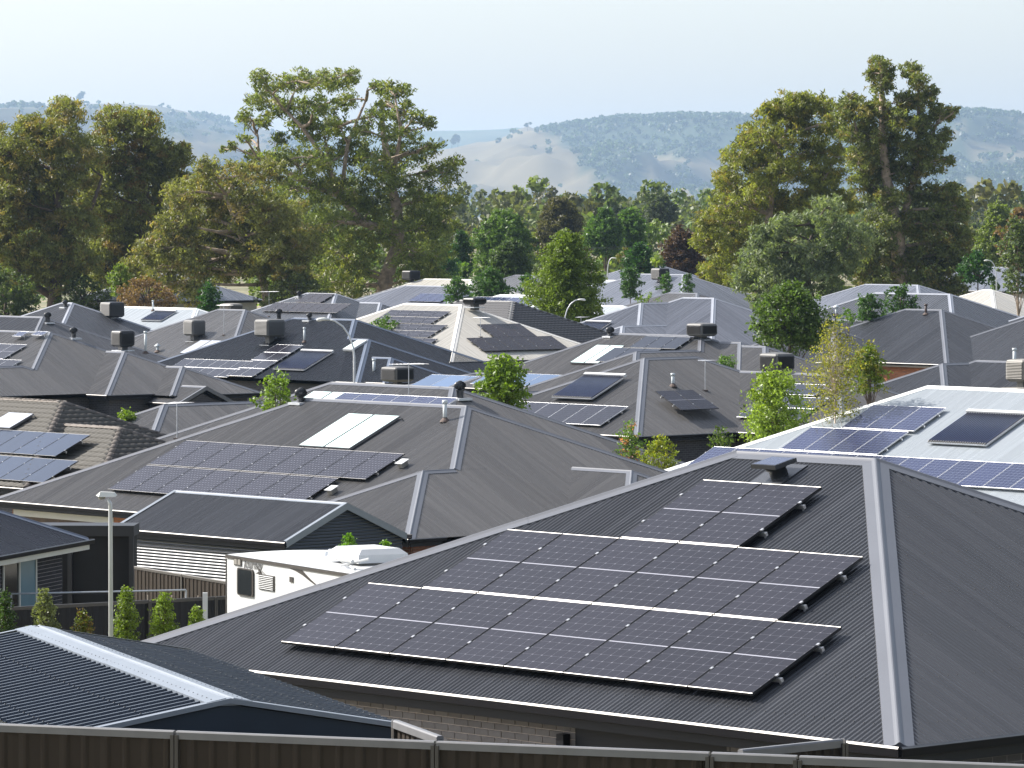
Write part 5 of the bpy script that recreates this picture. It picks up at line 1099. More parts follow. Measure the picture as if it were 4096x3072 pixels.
TR = {
'A1':(-44.8,440,0.0,[(1.4,20.9,1.71),(-1.7,19.1,2.02),(-4.0,16.8,2.25),(0.5,18.2,2.25),(2.8,17.3,2.02),(-2.2,15.0,2.47),(1.4,14.6,2.25),(-4.0,12.3,2.25),(-0.9,11.4,2.47),(2.3,10.5,2.02),(-3.6,8.7,2.25),(0.0,7.8,2.25),(2.7,6.9,1.8),(-3.1,5.6,2.02),(0.5,5.1,1.57),(-5.8,14.1,2.25),(-5.8,18.6,1.8),(-6.3,9.6,1.8)]),
'A2':(-37.5,455,0.0,[(-2.3,20.0,1.86),(0.1,20.2,1.86),(1.4,18.4,1.86),(-3.2,17.5,2.09),(-0.4,16.1,2.33),(2.4,16.5,2.09),(4.0,17.0,1.3),(4.7,17.9,0.65),(-3.7,13.8,2.33),(0.5,13.3,2.33),(3.1,14.2,1.77),(-2.3,10.5,2.33),(1.4,11.0,1.86),(-4.6,12.4,1.63),(-3.7,7.2,2.09),(-0.9,7.7,1.86),(-3.3,4.9,1.86),(0.0,4.9,1.63)]),
'B':(-22.9,410,0.0,[(-4.6,15.2,1.26),(-1.7,14.8,1.47),(0.9,15.2,1.26),(-6.7,13.1,1.68),(-3.7,12.7,1.89),(-0.4,12.3,1.89),(-7.5,10.2,1.89),(-4.6,9.8,2.1),(-1.2,9.4,2.1),(1.7,11.0,1.89),(-9.6,8.1,1.89),(-6.7,7.3,2.1),(-3.3,6.8,2.1),(0.0,7.3,2.1),(-11.3,6.0,1.59),(-8.8,5.2,1.68),(-5.4,4.7,1.47),(2.5,7.3,1.89),(3.4,5.6,1.47),(3.8,8.9,1.68)]),
'C':(-12.2,425,0.0,[(-11.5,24.2,0.78),(-10.8,23.1,1.09),(-8.9,23.4,0.96),(-7.4,23.8,1.09),(-5.4,23.6,1.22),(-3.9,24.0,1.09),(-2.6,24.2,0.78),(-12.1,22.1,0.96),(-9.7,21.4,1.3),(-7.6,21.2,1.3),(-5.4,21.4,1.3),(-3.4,22.1,1.09),(-12.8,20.5,0.87),(-11.0,20.1,0.87),(-8.0,19.5,1.3),(-5.8,19.0,1.52),(-4.1,19.7,1.09),(-9.7,18.4,0.78),(-12.8,18.4,0.52),(-14.1,17.7,0.52),(-15.0,17.5,0.35),(-12.1,16.9,0.78),(-7.6,16.4,1.74),(-9.8,16.2,1.3),(-5.4,16.6,1.52),(0.7,23.1,0.87),(2.0,22.9,0.87),(-0.4,23.1,0.65),(2.4,21.6,0.52),(0.2,21.8,0.96),(1.5,20.5,0.96),(-0.4,20.5,1.09),(3.3,20.5,0.78),(4.4,19.9,0.65),(0.9,18.8,1.22),(2.8,18.8,1.09),(-1.9,18.8,1.22),(-3.2,17.1,1.52),(-1.1,16.2,1.74),(1.5,16.6,1.52),(3.7,17.1,1.09),(5.0,17.5,0.78),(1.1,14.5,1.74),(4.4,15.3,0.78),(5.9,15.3,1.3),(7.0,16.2,0.78),(3.3,13.2,1.96),(5.9,12.7,1.3),(-1.1,12.7,1.96),(-3.7,14.0,1.96),(-6.3,13.6,1.74),(-8.9,13.6,1.22),(-5.4,11.0,2.17),(-1.9,10.1,2.17),(1.1,10.1,1.96),(4.1,10.1,1.96),(5.9,10.6,1.09),(-6.3,8.0,2.17),(-3.3,7.1,2.17),(3.3,8.0,2.17),(5.4,7.5,1.3),(-5.4,4.9,1.96),(-2.4,4.9,1.52),(3.3,5.4,1.74),(5.0,5.4,1.22)]),
'D':(24.0,440,0.0,[(2.7,21.8,1.35),(4.5,22.2,1.26),(6.2,22.0,1.12),(0.9,20.9,1.26),(3.6,20.4,1.57),(6.7,20.0,1.35),(-0.5,19.1,1.35),(-1.4,18.2,0.9),(1.8,18.6,1.57),(4.9,17.7,1.57),(-2.3,16.8,1.35),(-0.0,16.4,1.8),(2.7,15.5,1.8),(6.3,15.0,1.8),(-3.2,14.6,1.35),(-0.9,13.7,1.8),(1.8,12.3,1.8),(4.9,12.3,1.8),(-3.6,11.9,1.35),(-1.8,10.5,1.8),(-5.0,10.5,1.12),(-5.0,8.7,1.35),(-3.2,7.8,1.8),(-0.5,8.3,1.8),(2.2,9.2,1.8),(-4.5,5.6,1.35),(-2.3,4.7,1.57),(7.6,17.3,1.12),(8.1,12.8,1.57)]),
'E':(26.7,400,0.0,[(1.2,11.9,1.31),(-0.8,10.6,1.43),(1.6,9.8,1.64),(-2.9,10.2,1.23),(-4.5,9.4,1.15),(-4.9,7.8,1.43),(-2.5,7.4,1.64),(-0.0,7.4,1.84),(2.4,7.0,1.64),(-5.7,5.7,1.31),(-3.3,5.3,1.64),(-1.2,4.9,1.23),(1.6,4.5,1.23),(-4.9,4.1,1.15),(3.7,9.4,1.55)]),
'F':(36.9,430,0.0,[(-2.3,25.5,0.88),(-1.6,24.8,0.97),(-2.0,23.7,1.23),(-2.9,24.6,0.53),(1.0,25.0,0.88),(1.5,23.9,0.88),(-4.7,22.0,1.1),(-5.5,20.9,0.97),(-3.8,21.1,1.23),(-2.0,21.5,1.23),(0.2,22.0,1.1),(1.9,22.0,0.97),(2.8,22.8,0.79),(3.7,21.1,0.97),(4.5,20.7,0.62),(5.0,21.1,0.35),(-0.3,20.2,1.54),(1.9,19.8,1.32),(-3.3,18.9,1.54),(-5.1,18.9,0.88),(4.1,18.9,0.66),(-1.1,18.0,1.76),(1.5,17.6,1.54),(3.2,18.0,1.1),(-4.2,16.7,1.32),(-2.0,15.8,1.54),(0.6,15.4,1.54),(2.8,16.3,1.32),(4.6,16.3,0.53),(-3.3,14.1,1.54),(-1.1,12.8,1.32),(1.9,13.2,1.32),(4.1,13.6,1.32),(5.2,12.3,1.23),(5.9,11.4,0.97),(1.1,10.6,1.67),(3.7,10.6,1.76),(5.9,9.2,1.1),(-2.4,9.7,1.98),(-3.3,7.0,1.98),(0.2,7.0,1.54),(2.8,7.5,1.76),(5.5,7.5,1.54),(6.6,6.6,0.79),(-2.4,4.8,1.54),(2.0,4.8,1.54),(3.7,4.4,1.54),(5.5,4.8,1.1)]),

}
def bl(k): return TR[k][3]
def big(k, name, label, trunk, r0, lp, **kw):
    x, y, z, b = TR[k]; tree(name, label, (x, y, 0.), b, trunk, r0, lp, ground=-.2, **kw)
big('A1', 'gum_tree', 'broad brown green gum tree filling the left edge', [(0, 0), (.5, 5), (1.2, 9), (.6, 13), (0, 17)], .75, dict(GUM, base=(.155, .165, .05), tipc=(.25, .18, .065), tipf=.3), group='gum trees', bark='barkd', limbs=[([(0, 3.4), (-3, 5.2), (-6.5, 5.6)], .4), ([(1, 9), (4, 12), (5, 15)], .3)])
big('A2', 'gum_tree', 'domed brown green gum tree second from the left', [(0, 0), (-.3, 5), (.4, 9), (.8, 14), (0, 18)], .7, dict(GUM, base=(.16, .17, .05), tipf=.2), group='gum trees', bark='barkd', limbs=[([(.2, 8), (3, 9.5), (6, 10)], .28)])
big('B', 'gum_tree', 'lower olive gum tree with rusty foliage and pale forked trunks', [(0, 0), (.8, 3), (.2, 6), (-2, 10), (-3, 13)], .5, dict(GUM, base=(.155, .16, .052), tipc=(.25, .18, .075), tipf=.2), group='gum trees', bark='bark', limbs=[([(0, .5), (2.2, 3.2), (3.2, 5.6)], .22), ([(0, .8), (1.2, 4), (2.0, 6)], .2)])
big('C', 'gum_tree', 'tallest open crowned gum tree left of centre with a bare pale trunk', [(0.0, -.2), (0.0, 3.2), (0.4, 5.4), (1.6, 8.8), (1.4, 11.9), (0.9, 14.0), (0.4, 17.1), (0.0, 20.1)], .85, dict(GUM, base=(.135, .165, .046), tipc=(.20, .20, .045), tipf=.25, dens=120), group='gum trees', bark='bark', limbs=[([(1.7, 9.3), (-1.9, 10.6), (-3.9, 13.0), (-6.3, 14.0), (-8.0, 14.7), (-10.2, 16.0), (-11.5, 16.4)], .42), ([(-3.9, 12.6), (-5, 16), (-7.5, 19.5), (-9, 21)], .28), ([(-3.9, 12.6), (-3.2, 18), (-1.5, 22)], .24), ([(.9, 14), (1.8, 19), (1.2, 22.5)], .22)], depth=.35, dbl=2)
big('D', 'gum_tree', 'yellow green gum tree on the left of the right hand group', [(0, -.2), (0, 4), (.6, 8), (1.2, 13), (2, 18)], .65, dict(GUM, base=(.165, .18, .038), tipc=(.25, .19, .045), tipf=.16), group='gum trees', bark='bark', limbs=[([(.4, 7), (3.5, 9), (5.5, 11)], .3)])
big('E', 'gum_tree', 'silvery grey green gum tree in front of the right hand group', [(0, -.2), (0, 3), (-.5, 5), (-.8, 8), (.5, 11)], .42, dict(GUM, base=(.13, .165, .085), tipc=(.2, .23, .13), tipf=.3), group='gum trees', bark='barkd')
big('F', 'gum_tree', 'tallest dark gum tree at right with two lofty tufts', [(0, -.2), (-0.0, 2.7), (-0.1, 5.3), (-0.3, 9.7), (-0.9, 12.3), (-1.4, 15.0), (-1.8, 18.5), (-1.8, 22.8)], .95, dict(GUM, base=(.125, .145, .045), tipc=(.2, .15, .045), tipf=.2), group='gum trees', bark='bark', limbs=[([(-0.2, 9.7), (0.8, 12.8), (1.7, 16.7), (1.7, 22.8)], .4), ([(-.5, 11), (-3.5, 15), (-4, 19)], .25)], depth=.4)
# ---- middle and near trees: blobs by height profile
def prof_tree(name, label, x, y, zt, zb, w, lp, shape='round', group=None, cat='tree', bark='barkd', n=None, trunk_to=.7, r0=None, lm='leaf', dbl=False):
    """crown from zb to zt (world z), width w"""
    gz = ground_z(x, y); h = zt-zb; b = []; n = n or 16
    for k in range(n):
        u = (k+.5)/n; z = zb+h*u
        if shape == 'round': ww = math.sin(math.pi*(.24+.66*u))
        elif shape == 'egg': ww = math.sin(math.pi*(.22+.70*u)**.9)
        elif shape == 'cone': ww = (1-u)**.75*1.0+.08
        else: ww = .75+.2*math.sin(9*u)
        r = max(w*.09, min(w*.24, h*.22)*rng.uniform(.5, 1.2)*(.55+.45*ww)); a = 2.4*k; rr = max(0, w/2*ww-r*.8)*rng.uniform(.5, 1.12)
        b.append((rr*math.cos(a), z-gz, r, rr*math.sin(a)))
    root = empty(name, label, cat, (x, y, gz), 0, group); cs = [np.array((q[0], q[3], q[1])) for q in b]; rs = [q[2] for q in b]
    r0 = r0 or max(.03, w*.035); mb = MB(); top = (zb-gz)+h*trunk_to; tp = [np.array((0, 0, -.2)), np.array((rng.normal(0, .02)*w, 0, top*.4)), np.array((rng.normal(0, .03)*w, 0, top))]
    mb.tube(tp, [r0, r0*.75, r0*.25], 8)
    for c, r in zip(cs, rs):
        a = tp[1] if c[2] < top*.75 else tp[1]*.4+tp[2]*.6; q = curve_pts(a, c, 4, .06, .1); mb.tube(q, [r0*.35*(1-.18*k) for k in range(5)], 5)
    mb.build('trunk', M[bark], root, smooth=True); V, F, T = leaves(cs, rs, **lp); link(bpy.data.objects.new('crown', np_mesh('crown', V, F, M[lm], T)), root); return root
def wx(px, y): return (px-2048)/18110.*y
def wz(py, y): return CAMZ-(py-845)/18110.*y
def leafp(base, s=.25, dens=200, var=.25, hang=.15, tip=None, tf=0., csub=1.): return dict(dens=dens, ll=s, lw=s*.62, base=base, var=var, hang=hang, tipc=tip, tipf=tf, csub=csub)
G1, G2, G3, G4 = (.045, .095, .025), (.075, .14, .028), (.13, .20, .03), (.07, .09, .03)
def mt(label, px, y, ptop, pbot, wpx, lp, shape='round', name='garden_tree', **kw):
    prof_tree(name, label, wx(px, y), y, wz(ptop, y), wz(pbot, y), wpx/18110.*y, lp, shape, **kw)
mt('large dark egg shaped tree in the centre with a sunlit green left side', 2265, 318, 950, 1290, 300, leafp((.12, .17, .025), .17, 300), 'egg', name='pear_tree', n=60)
mt('small dark conical tree in front of the olive gum', 840, 335, 1138, 1260, 112, leafp((.03, .08, .02), .2, 260), 'egg', n=18, group='round garden trees')
mt('round dark green tree right of the tall gum', 1962, 345, 1083, 1225, 190, leafp(G1, .2, 300), n=34, group='round garden trees')
mt('smaller rounded tree left of the round dark green tree', 1830, 350, 1118, 1220, 120, leafp(G1, .2, 300), n=18, group='round garden trees')
mt('small bright tree in front of the cream roof', 1540, 262, 1268, 1400, 165, leafp(G2, .14, 420), n=16)
mt('light green tree between the long ridge and the tube roof', 2010, 168, 1428, 1625, 235, leafp(G3, .13, 520, .3), n=34, lm='leafb')
mt('light green tree left of the spinning vent on the long ridge', 1108, 152, 1510, 1650, 185, leafp(G3, .12, 520, .3), n=22, lm='leafb')
mt('wide bright green tree right of the blue grey roof', 3160, 235, 1150, 1385, 345, leafp((.075, .12, .03), .17, 240, .45, .3), n=60)
mt('dark bushy tree left of the tall dark grey roof', 3480, 275, 1175, 1290, 130, leafp(G1, .16, 360, .3), n=20)
mt('second dark bushy tree against the wide grey roof', 3600, 278, 1145, 1280, 150, leafp(G1, .16, 360, .3), n=22)
mt('low bush in front of the tall dark roof', 3390, 262, 1245, 1290, 80, leafp(G2, .15, 360, .3), n=8)
mt('sparse silver birch with yellowing leaves', 3340, 142, 1290, 1655, 260, leafp((.19, .19, .045), .075, 230, .35, .2, (.30, .26, .04), .3, .8), 'egg', name='birch_tree', bark='barkw', n=44, trunk_to=.9, r0=.055, lm='leafb')
mt('denser green tree beside the birch', 3475, 150, 1385, 1560, 165, leafp((.10, .14, .02), .11, 480, .35, .1, (.2, .17, .03), .2), n=26, lm='leafb')
mt('pale lime green tree in front of the tube collector house', 3095, 146, 1500, 1800, 270, leafp((.19, .26, .045), .10, 420, .3), 'round', n=44, lm='leafb', r0=.05)
mt('conical far tree on the pale blue roof', 2522, 372, 1075, 1190, 100, leafp(G1, .2, 320), 'egg', n=18, group='conical far trees')
mt('small conical far tree with a rounded top', 2665, 365, 1095, 1180, 70, leafp(G1, .2, 320), 'egg', n=14, group='conical far trees')
mt('smallest dark far tree beside the autumn gum', 2752, 372, 1095, 1175, 60, leafp(G1, .2, 320), 'egg', n=12, group='conical far trees')
mt('lime green shrub tops above the blue grey roof', 2590, 318, 1180, 1240, 120, leafp(G3, .14, 420), n=12, lm='leafb')
mt('tree top peeking left of the pear tree', 2110, 350, 1100, 1190, 90, leafp(G1, .2, 320), n=12, group='round garden trees')
mt('domed grey green tree with a smooth crown', 2040, 480, 975, 1150, 190, leafp((.06, .095, .03), .26, 260), n=34, group='far round trees')
mt('tall yellow green maple beyond the domed tree', 2010, 560, 862, 1090, 250, leafp((.085, .145, .03), .32, 220, .3), n=46, group='far round trees', lm='leafb')
mt('dark green tree beside the tall gum', 1845, 520, 930, 1110, 110, leafp((.03, .07, .02), .28, 220), n=20, group='far round trees')
mt('blue green small tree under the tall gum', 1790, 500, 1010, 1110, 120, leafp((.03, .085, .035), .26, 220), n=16, group='far round trees')
mt('brownish tall gum beyond the centre tree', 2235, 640, 805, 1010, 190, leafp((.085, .08, .035), .34, 200, .3), n=36, group='far round trees')
mt('bright green willow mass right of the brownish gum', 2420, 600, 845, 1010, 170, leafp((.075, .14, .03), .32, 220, .3), n=30, group='far round trees', lm='leafb')
mt('second bright green willow mass', 2520, 605, 848, 1010, 150, leafp((.08, .15, .03), .32, 220, .3), n=28, group='far round trees', lm='leafb')
mt('dark green tree behind the far light roofs', 2560, 500, 985, 1120, 190, leafp((.035, .09, .02), .26, 240), n=30, group='far round trees')
mt('small mustard coloured bush by the power pole', 2500, 510, 995, 1050, 75, leafp((.14, .13, .03), .24, 240), n=10, group='far round trees')
mt('wine red autumn tree left of the yellow gum', 2725, 520, 925, 1120, 200, leafp((.07, .04, .03), .28, 240, .35), n=36, group='far round trees')
mt('grey far gum rising above the woodland belt', 2645, 800, 790, 900, 130, leafp((.07, .09, .055), .4, 160), n=22, group='far round trees')
mt('yellow green tree beyond the right gum', 3985, 640, 830, 1060, 170, leafp((.13, .17, .03), .32, 220), n=30, group='far round trees')
mt('rusty orange tree at the right edge', 4080, 620, 850, 1060, 170, leafp((.16, .10, .04), .32, 220), n=30, group='far round trees')
mt('silvery young gum at the right edge', 4070, 345, 890, 1170, 190, leafp((.09, .12, .06), .24, 150, .3, .5), n=26, name='gum_tree', bark='bark')
mt('dark green tree at the foot of the right gum', 3905, 420, 1010, 1130, 150, leafp((.035, .09, .025), .24, 260), n=22, group='far round trees')
mt('pale lime bush below the left gums', 480, 400, 1060, 1180, 110, leafp((.12, .17, .03), .24, 240), n=16)
mt('rust coloured bush behind the white roof', 580, 385, 1120, 1240, 260, leafp((.16, .10, .055), .2, 240, .3), n=26)
# ---- garden shrubs nearby
SH = dict(cat='shrub', name='shrub', r0=.02)
for k, (lab, px, pt, w_, cb) in enumerate((('dark shrub cut by the left edge before the dark brick wall', 15, 2372, 100, (.04, .075, .02)), ('grey green shrub in front of the blue window', 172, 2372, 125, (.13, .15, .07)), ('low bronze tipped shrub between two taller ones', 325, 2448, 95, (.10, .12, .03)),
    ('tallest bright shrub just right of the light pole', 497, 2358, 115, (.12, .17, .03)), ('broad bright green shrub before the dark fence', 650, 2382, 120, (.14, .20, .03)), ('small bright shrub nearest the gate post', 783, 2432, 85, (.14, .20, .03)))):
    mt(lab, px, 87.5, pt, 2600, w_*1.0, leafp(cb, .05, 2600 if k != 2 else 2000, .3, .0, (.2, .1, .03) if k == 2 else None, .25 if k == 2 else 0, .33), 'egg', n=44, lm='leafb', group='clipped shrubs in front of the dark fence', **SH)
mt('light green shrub top behind the caravan air conditioner', 1395, 104, 2138, 2235, 66, leafp((.12, .24, .02), .055, 2600, .3, .0, None, 0, .33), 'egg', n=26, lm='leafb', **SH)
mt('pointed light green shrub behind the caravan rear', 1540, 104, 2168, 2250, 78, leafp((.12, .24, .02), .055, 2600, .3, .0, None, 0, .33), 'cone', n=26, lm='leafb', **SH)
mt('wide yellow green shrub behind the long right slope', 2640, 150, 1755, 1880, 190, leafp((.16, .20, .02), .085, 800, .3, .0, (.3, .28, .03), .3, .6), n=30, lm='leafb', **SH)
mt('flowering crepe myrtle in front of the dotted array', 2520, 152, 1700, 1860, 130, leafp((.10, .17, .03), .085, 500, .3, .0, (.55, .18, .14), .13, .6), n=24, lm='leafb', cat='shrub', name='flowering_shrub', r0=.02)
mt('feathery mimosa tops at the corner of the tube collector house', 2885, 148, 1715, 1800, 110, leafp((.07, .11, .02), .09, 500, .3, .1, None, 0, .6), n=20, **SH)
mt('small shrub against the right slope by the slatted cooler', 2900, 195, 1430, 1480, 70, leafp(G2, .1, 600), n=10, **SH)
mt('bright leaf mass behind the dark brick house gutter', 505, 176, 1648, 1680, 70, leafp((.15, .22, .03), .1, 600), n=8, **SH)
mt('leafy undergrowth below the gum at the left edge', 20, 432, 1090, 1300, 330, leafp((.08, .11, .035), .24, 200, .35, .3), n=26)
mt('pale understorey bush between the left gum trunks', 330, 438, 1110, 1300, 260, leafp((.10, .13, .045), .24, 200, .35, .3), n=20)
mt('scrubby regrowth at the foot of the olive gum', 1180, 405, 1100, 1290, 330, leafp((.09, .11, .04), .22, 220, .35, .3), n=26)

# ---- woodland belt in front of the hills: nobody could count it
def belt(name, label, n, yr, base, zt, seed, xr=(-.135, .135), leaf=1.0):
    g = np.random.default_rng(seed); P, C, S = [], [], []
    for _ in range(n):
        y = g.uniform(*yr); x = g.uniform(*xr)*y; h = g.uniform(*zt); w = h*g.uniform(.35, .6); b = np.array(base)*g.uniform(.65, 1.35)*np.array([g.uniform(.85, 1.25), 1, g.uniform(.8, 1.1)])
        for q in range(int(7)):
            u = g.uniform(.25, 1); c = np.array((x+g.normal(0, w*.3), y+g.normal(0, w*.3), -.2+h*u*.92)); r = w*.33*(1.25-.6*u); m = 50
            v = g.normal(size=(m, 3)); v /= np.linalg.norm(v, axis=1, keepdims=True); P.append(c+v*r*g.uniform(.6, 1., (m, 1))*np.array([1, 1, .85])); C.append(np.clip(b*(1+.25*g.normal(size=(m, 1))), .01, .5)); S.append(np.full(m, leaf*w*.07))
    P = np.concatenate(P); C = np.concatenate(C); S = np.concatenate(S)[:, None]; n_ = len(P); d = g.normal(size=(n_, 3)); d /= np.linalg.norm(d, axis=1, keepdims=True); s = np.cross(d, g.normal(size=(n_, 3))); s /= np.linalg.norm(s, axis=1, keepdims=True)
    V = np.stack([P-d*S, P+s*S, P+d*S, P-s*S], 1).reshape(-1, 3); o = bpy.data.objects.new(name, np_mesh(name, V, np.arange(4*n_).reshape(-1, 4), M['leaf'], np.repeat(C, 4, 0))); link(o); tag(o, label, 'woodland', kind='stuff')
belt('woodland', 'nearer belt of mixed green trees beyond the far roofs', 170, (620, 800), (.10, .14, .04), (6.5, 11.5), 3)
belt('woodland', 'long belt of olive grey gum woodland in front of the hills', 420, (820, 1500), (.10, .12, .06), (11, 19), 4)
belt('woodland', 'low shrubs and trees between the far houses', 90, (470, 600), (.10, .16, .04), (4, 7.5), 5)
# ================================================================== HILLS
def vnoise(x, y, seed=0):
    from mathutils import noise as mn
    return mn.fractal(Vector((x, y, seed*7.3)), 1., 2.1, 5, noise_basis='PERLIN_ORIGINAL')
def hillmat(name, c1, c2, sc):
    m, nt, N, L, P = nm(name); P.inputs['Roughness'].default_value = .95; P.inputs['Specular IOR Level'].default_value = .1
    tc = N.new('ShaderNodeTexCoord'); nz = N.new('ShaderNodeTexNoise'); nz.inputs['Scale'].default_value = sc; nz.inputs['Detail'].default_value = 9; nz.inputs['Roughness'].default_value = .62; L.new(tc.outputs['Object'], nz.inputs['Vector'])
    r = N.new('ShaderNodeValToRGB'); r.color_ramp.elements[0].position = .38; r.color_ramp.elements[1].position = .60; r.color_ramp.elements[0].color = (*c1, 1); r.color_ramp.elements[1].color = (*c2, 1); L.new(nz.outputs[0], r.inputs[0]); L.new(r.outputs[0], P.inputs['Base Color']); return m
HM_ = hillmat('hill_dry_grass', (.13, .10, .075), (.24, .185, .13), .004)
def hill(D, prof, front, back, mat, seed, rough=1., step=11., fn=None):
    """prof: (px, py) of the skyline as seen at distance D, turned into metres"""
    X = [(p-2048)/18110.*D for p, q in prof]; Hh = [CAMZ+(845-q)/18110.*D for p, q in prof]; pad = 300.
    xs_ = np.arange(X[0], X[-1]+1, step); vs_ = np.concatenate([np.linspace(-1, 0, 60), np.linspace(.05, 1, 14)])
    V = np.zeros((len(vs_), len(xs_), 3))
    for i, x in enumerate(xs_):
        hx = float(np.interp(x, X, Hh))
        for j, v in enumerate(vs_):
            y = D+(v*front if v < 0 else v*back)
            s = (.5-.5*math.cos(math.pi*(1+v)))*.55+(1+v)*.45 if v < 0 else .5+.5*math.cos(math.pi*v)
            # spurs and gullies run down the front
            nn = vnoise(x*.0016, y*.0005, seed)*1.25+vnoise(x*.0042, y*.0018, seed+3)*.38; e = (1-abs(2*s-1)**2)
            z = hx*s+rough*hx*.30*nn*e*1.9 - 1.5; cp = CAMZ+(hx-CAMZ)*(y/D)*(1-.10*abs(v)); V[j, i] = (x, y, min(z, cp) if v < -.01 else z)
    nx = len(xs_); F = np.array([(j*nx+i, j*nx+i+1, (j+1)*nx+i+1, (j+1)*nx+i) for j in range(len(vs_)-1) for i in range(nx-1)])
    tint = np.zeros((V.shape[0]*V.shape[1], 3)); W_ = V.reshape(-1, 3)
    for k, p in enumerate(W_):
        n1 = vnoise(p[0]*.003, p[1]*.002, 5); n2 = vnoise(p[0]*.012, p[1]*.008, 6); g = np.array((.12, .10, .06))*(1+.35*n1+.25*n2)
        if fn: px = 2048+18110*p[0]/p[1]; py = 845-18110*(p[2]-CAMZ)/p[1]; q = min(1., max(0., fn(px, py, p)*1.6)); g = g*(1-q)+np.array((.03, .042, .022))*q
        tint[k] = np.clip(g, .01, .5)
    o = bpy.data.objects.new('hill', np_mesh('hill', V.reshape(-1, 3), F, mat, tint, smooth=True)); link(o); tag(o, kind='structure'); return V
def scatter(V, label, fn, n, seed, size=(4, 8), base=(.045, .065, .03)):
    """tree clumps on a hill face where fn(px, py) allows"""
    g = np.random.default_rng(seed); J, I, _ = V.shape; P, C, S = [], [], []; cnt = 0; tries = 0
    while cnt < n and tries < n*30:
        tries += 1; j, i = g.integers(0, J-1), g.integers(0, I-1); a, b = g.random(2); p = V[j, i]*(1-a)*(1-b)+V[j+1, i]*a*(1-b)+V[j, i+1]*(1-a)*b+V[j+1, i+1]*a*b
        px = 2048+18110*p[0]/p[1]; py = 845-18110*(p[2]-CAMZ)/p[1]
        if g.random() > fn(px, py, p): continue
        cnt += 1; w = g.uniform(*size); bb = np.array(base)*g.uniform(.7, 1.3)
        for q in range(2):
            c = p+np.array((g.normal(0, w*.22), g.normal(0, w*.3), w*g.uniform(.35, .8))); m = 11; v = g.normal(size=(m, 3)); v /= np.linalg.norm(v, axis=1, keepdims=True)
            P.append(c+v*w*.38*np.array([1, 1, .8])); C.append(np.clip(bb*(1+.2*g.normal(size=(m, 1))), .01, .4)); S.append(np.full(m, w*.25))
    P = np.concatenate(P); C = np.concatenate(C); S = np.concatenate(S)[:, None]; n_ = len(P); d = g.normal(size=(n_, 3)); d /= np.linalg.norm(d, axis=1, keepdims=True); s = np.cross(d, g.normal(size=(n_, 3))); s /= np.linalg.norm(s, axis=1, keepdims=True)
    Vv = np.stack([P-d*S, P+s*S, P+d*S, P-s*S], 1).reshape(-1, 3); o = bpy.data.objects.new('hillside_trees', np_mesh('hillside_trees', Vv, np.arange(4*n_).reshape(-1, 4), M['leaf'], np.repeat(C, 4, 0))); link(o); tag(o, label, 'woodland', kind='stuff')
def fC(px, py, p):
    n = vnoise(px*.006, py*.010, 9)
    e = 2170+(py-520)*1.05                      # edge of the forest runs down to the right
    f = 1. if px > e+60*n else 0.
    if 2560 < px < 2950 and py > 640 - abs(px-2740)*.15 and n > -.22: f = .05
    if px > 3800 and n > .0: f = .12
    if py > 770: f = max(f*.5, .55 if n > -.1 else .12)
    return max(f, .03 if n > .05 else .004) if f < .5 else f
def fL(px, py, p):
    n = vnoise(px*.006, py*.012, 4); f = .02
    if 560 < px < 1050 and 455 < py < 560: f = .9 if n > -.15 else .2
    if n > .22: f = .35
    if px > 980: f = .5 if n > 0 else .1
    return f
HT_, nt_, N_t, L_t, P_t = nm('hill_ground'); P_t.inputs['Roughness'].default_value = .95; P_t.inputs['Specular IOR Level'].default_value = .1; a_t = N_t.new('ShaderNodeAttribute'); a_t.attribute_name = 'tint'; L_t.new(a_t.outputs['Color'], P_t.inputs['Base Color'])
DL, DC, DF = 15200., 13500., 18500.
VL = hill(DL, [(-400, 470), (0, 434), (120, 434), (215, 428), (300, 418), (440, 414), (550, 417), (640, 424), (720, 440), (800, 460), (880, 475), (960, 495), (1050, 515), (1200, 550), (1400, 610), (1700, 720), (2000, 820), (2200, 850)], 6400, 3600, HT_, 1, step=36., fn=fL)
VC = hill(DC, [(1300, 850), (1500, 760), (1680, 640), (1760, 600), (1850, 585), (1950, 572), (2000, 556), (2060, 532), (2120, 521), (2160, 522), (2200, 520), (2300, 502), (2400, 492), (2500, 480), (2600, 478), (2700, 470), (2800, 474), (2900, 472), (3000, 484), (3150, 500), (3300, 482), (3500, 462), (3650, 444), (3750, 450), (3855, 468), (3910, 508), (3956, 530), (3994, 500), (4031, 485), (4096, 492), (4500, 480)], 4600, 3600, HT_, 2, step=32., fn=fC)
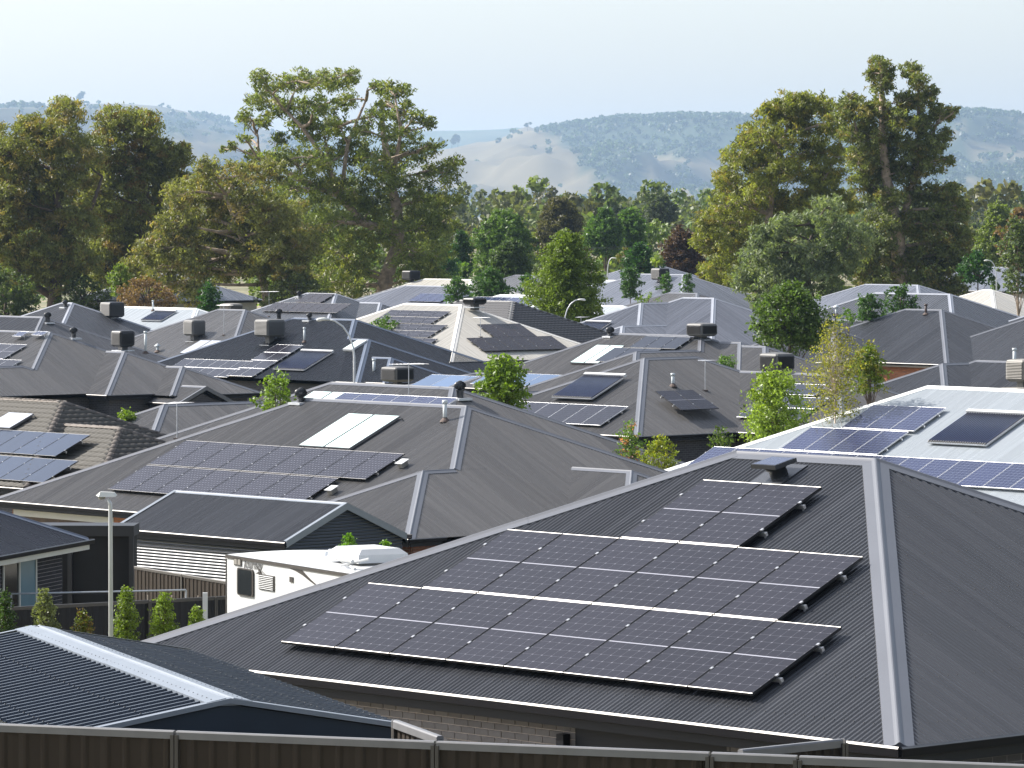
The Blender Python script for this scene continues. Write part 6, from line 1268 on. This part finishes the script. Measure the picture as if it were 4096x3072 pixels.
VF = hill(DF, [(1300, 560), (1720, 522), (1850, 522), (2000, 517), (2080, 508), (2150, 514), (2300, 530), (2700, 560)], 1500, 1500, hillmat('hill_far_forest', (.05, .07, .035), (.08, .09, .05), .004), 3, .4, 60.)
scatter(VC, 'gum forest covering the ridge and gullies of the centre hill', fC, 6800, 21, (11, 20))
scatter(VL, 'scattered trees on the bare left hill', fL, 1900, 22, (11, 19))
def skyline_tree(label, px, D, py, h, w):
    h *= 3.; w *= 3.
    x = (px-2048)/18110.*D; z = CAMZ+(845-py)/18110.*D; root = empty('hilltop_tree', label, 'tree', (x, D, z), 0, 'lone trees on the skyline'); mb = MB(); mb.tube([(0, 0, -2), (0, 0, h*.5)], [.6, .3], 6); mb.build('trunk', M['barkd'], root)
    cs = [np.array((rng.normal(0, w*.25), rng.normal(0, w*.2), h*(.6+.1*k))) for k in range(4)]; V, F, T = leaves(cs, [w*.3]*4, 12, 1.6, 1.3, (.05, .065, .03), .2, .1, csub=4.); link(bpy.data.objects.new('crown', np_mesh('crown', V, F, M['leaf'], T)), root)
skyline_tree('lone round tree on top of the left hill', 328, DL, 420, 14, 9)
skyline_tree('small lone tree on the summit of the centre hill', 2110, DC, 523, 8, 5)
skyline_tree('leftmost of the three trees on the low saddle', 1770, DC, 598, 11, 8)
skyline_tree('middle of the three trees on the low saddle', 1808, DC, 591, 9, 7)
skyline_tree('rightmost of the three trees on the low saddle', 1832, DC, 587, 12, 9)
# ================================================================== AIR
bm = MB(); bm.box((-4500, -40, -2.2), (4500, 22500, 395)); hz = bm.build('haze', [])
hm = bpy.data.materials.new('haze_air'); hm.use_nodes = True; nt = hm.node_tree; nt.nodes.remove(nt.nodes['Principled BSDF'])
pv = nt.nodes.new('ShaderNodeVolumePrincipled'); pv.inputs['Color'].default_value = (.50, .70, .99, 1); pv.inputs['Density'].default_value = .000037; pv.inputs['Anisotropy'].default_value = .2
nt.links.new(pv.outputs[0], nt.nodes['Material Output'].inputs['Volume']); hz.data.materials.append(hm); hz['kind'] = 'stuff'; tag(hz, 'pale blue haze filling the valley air', 'haze')
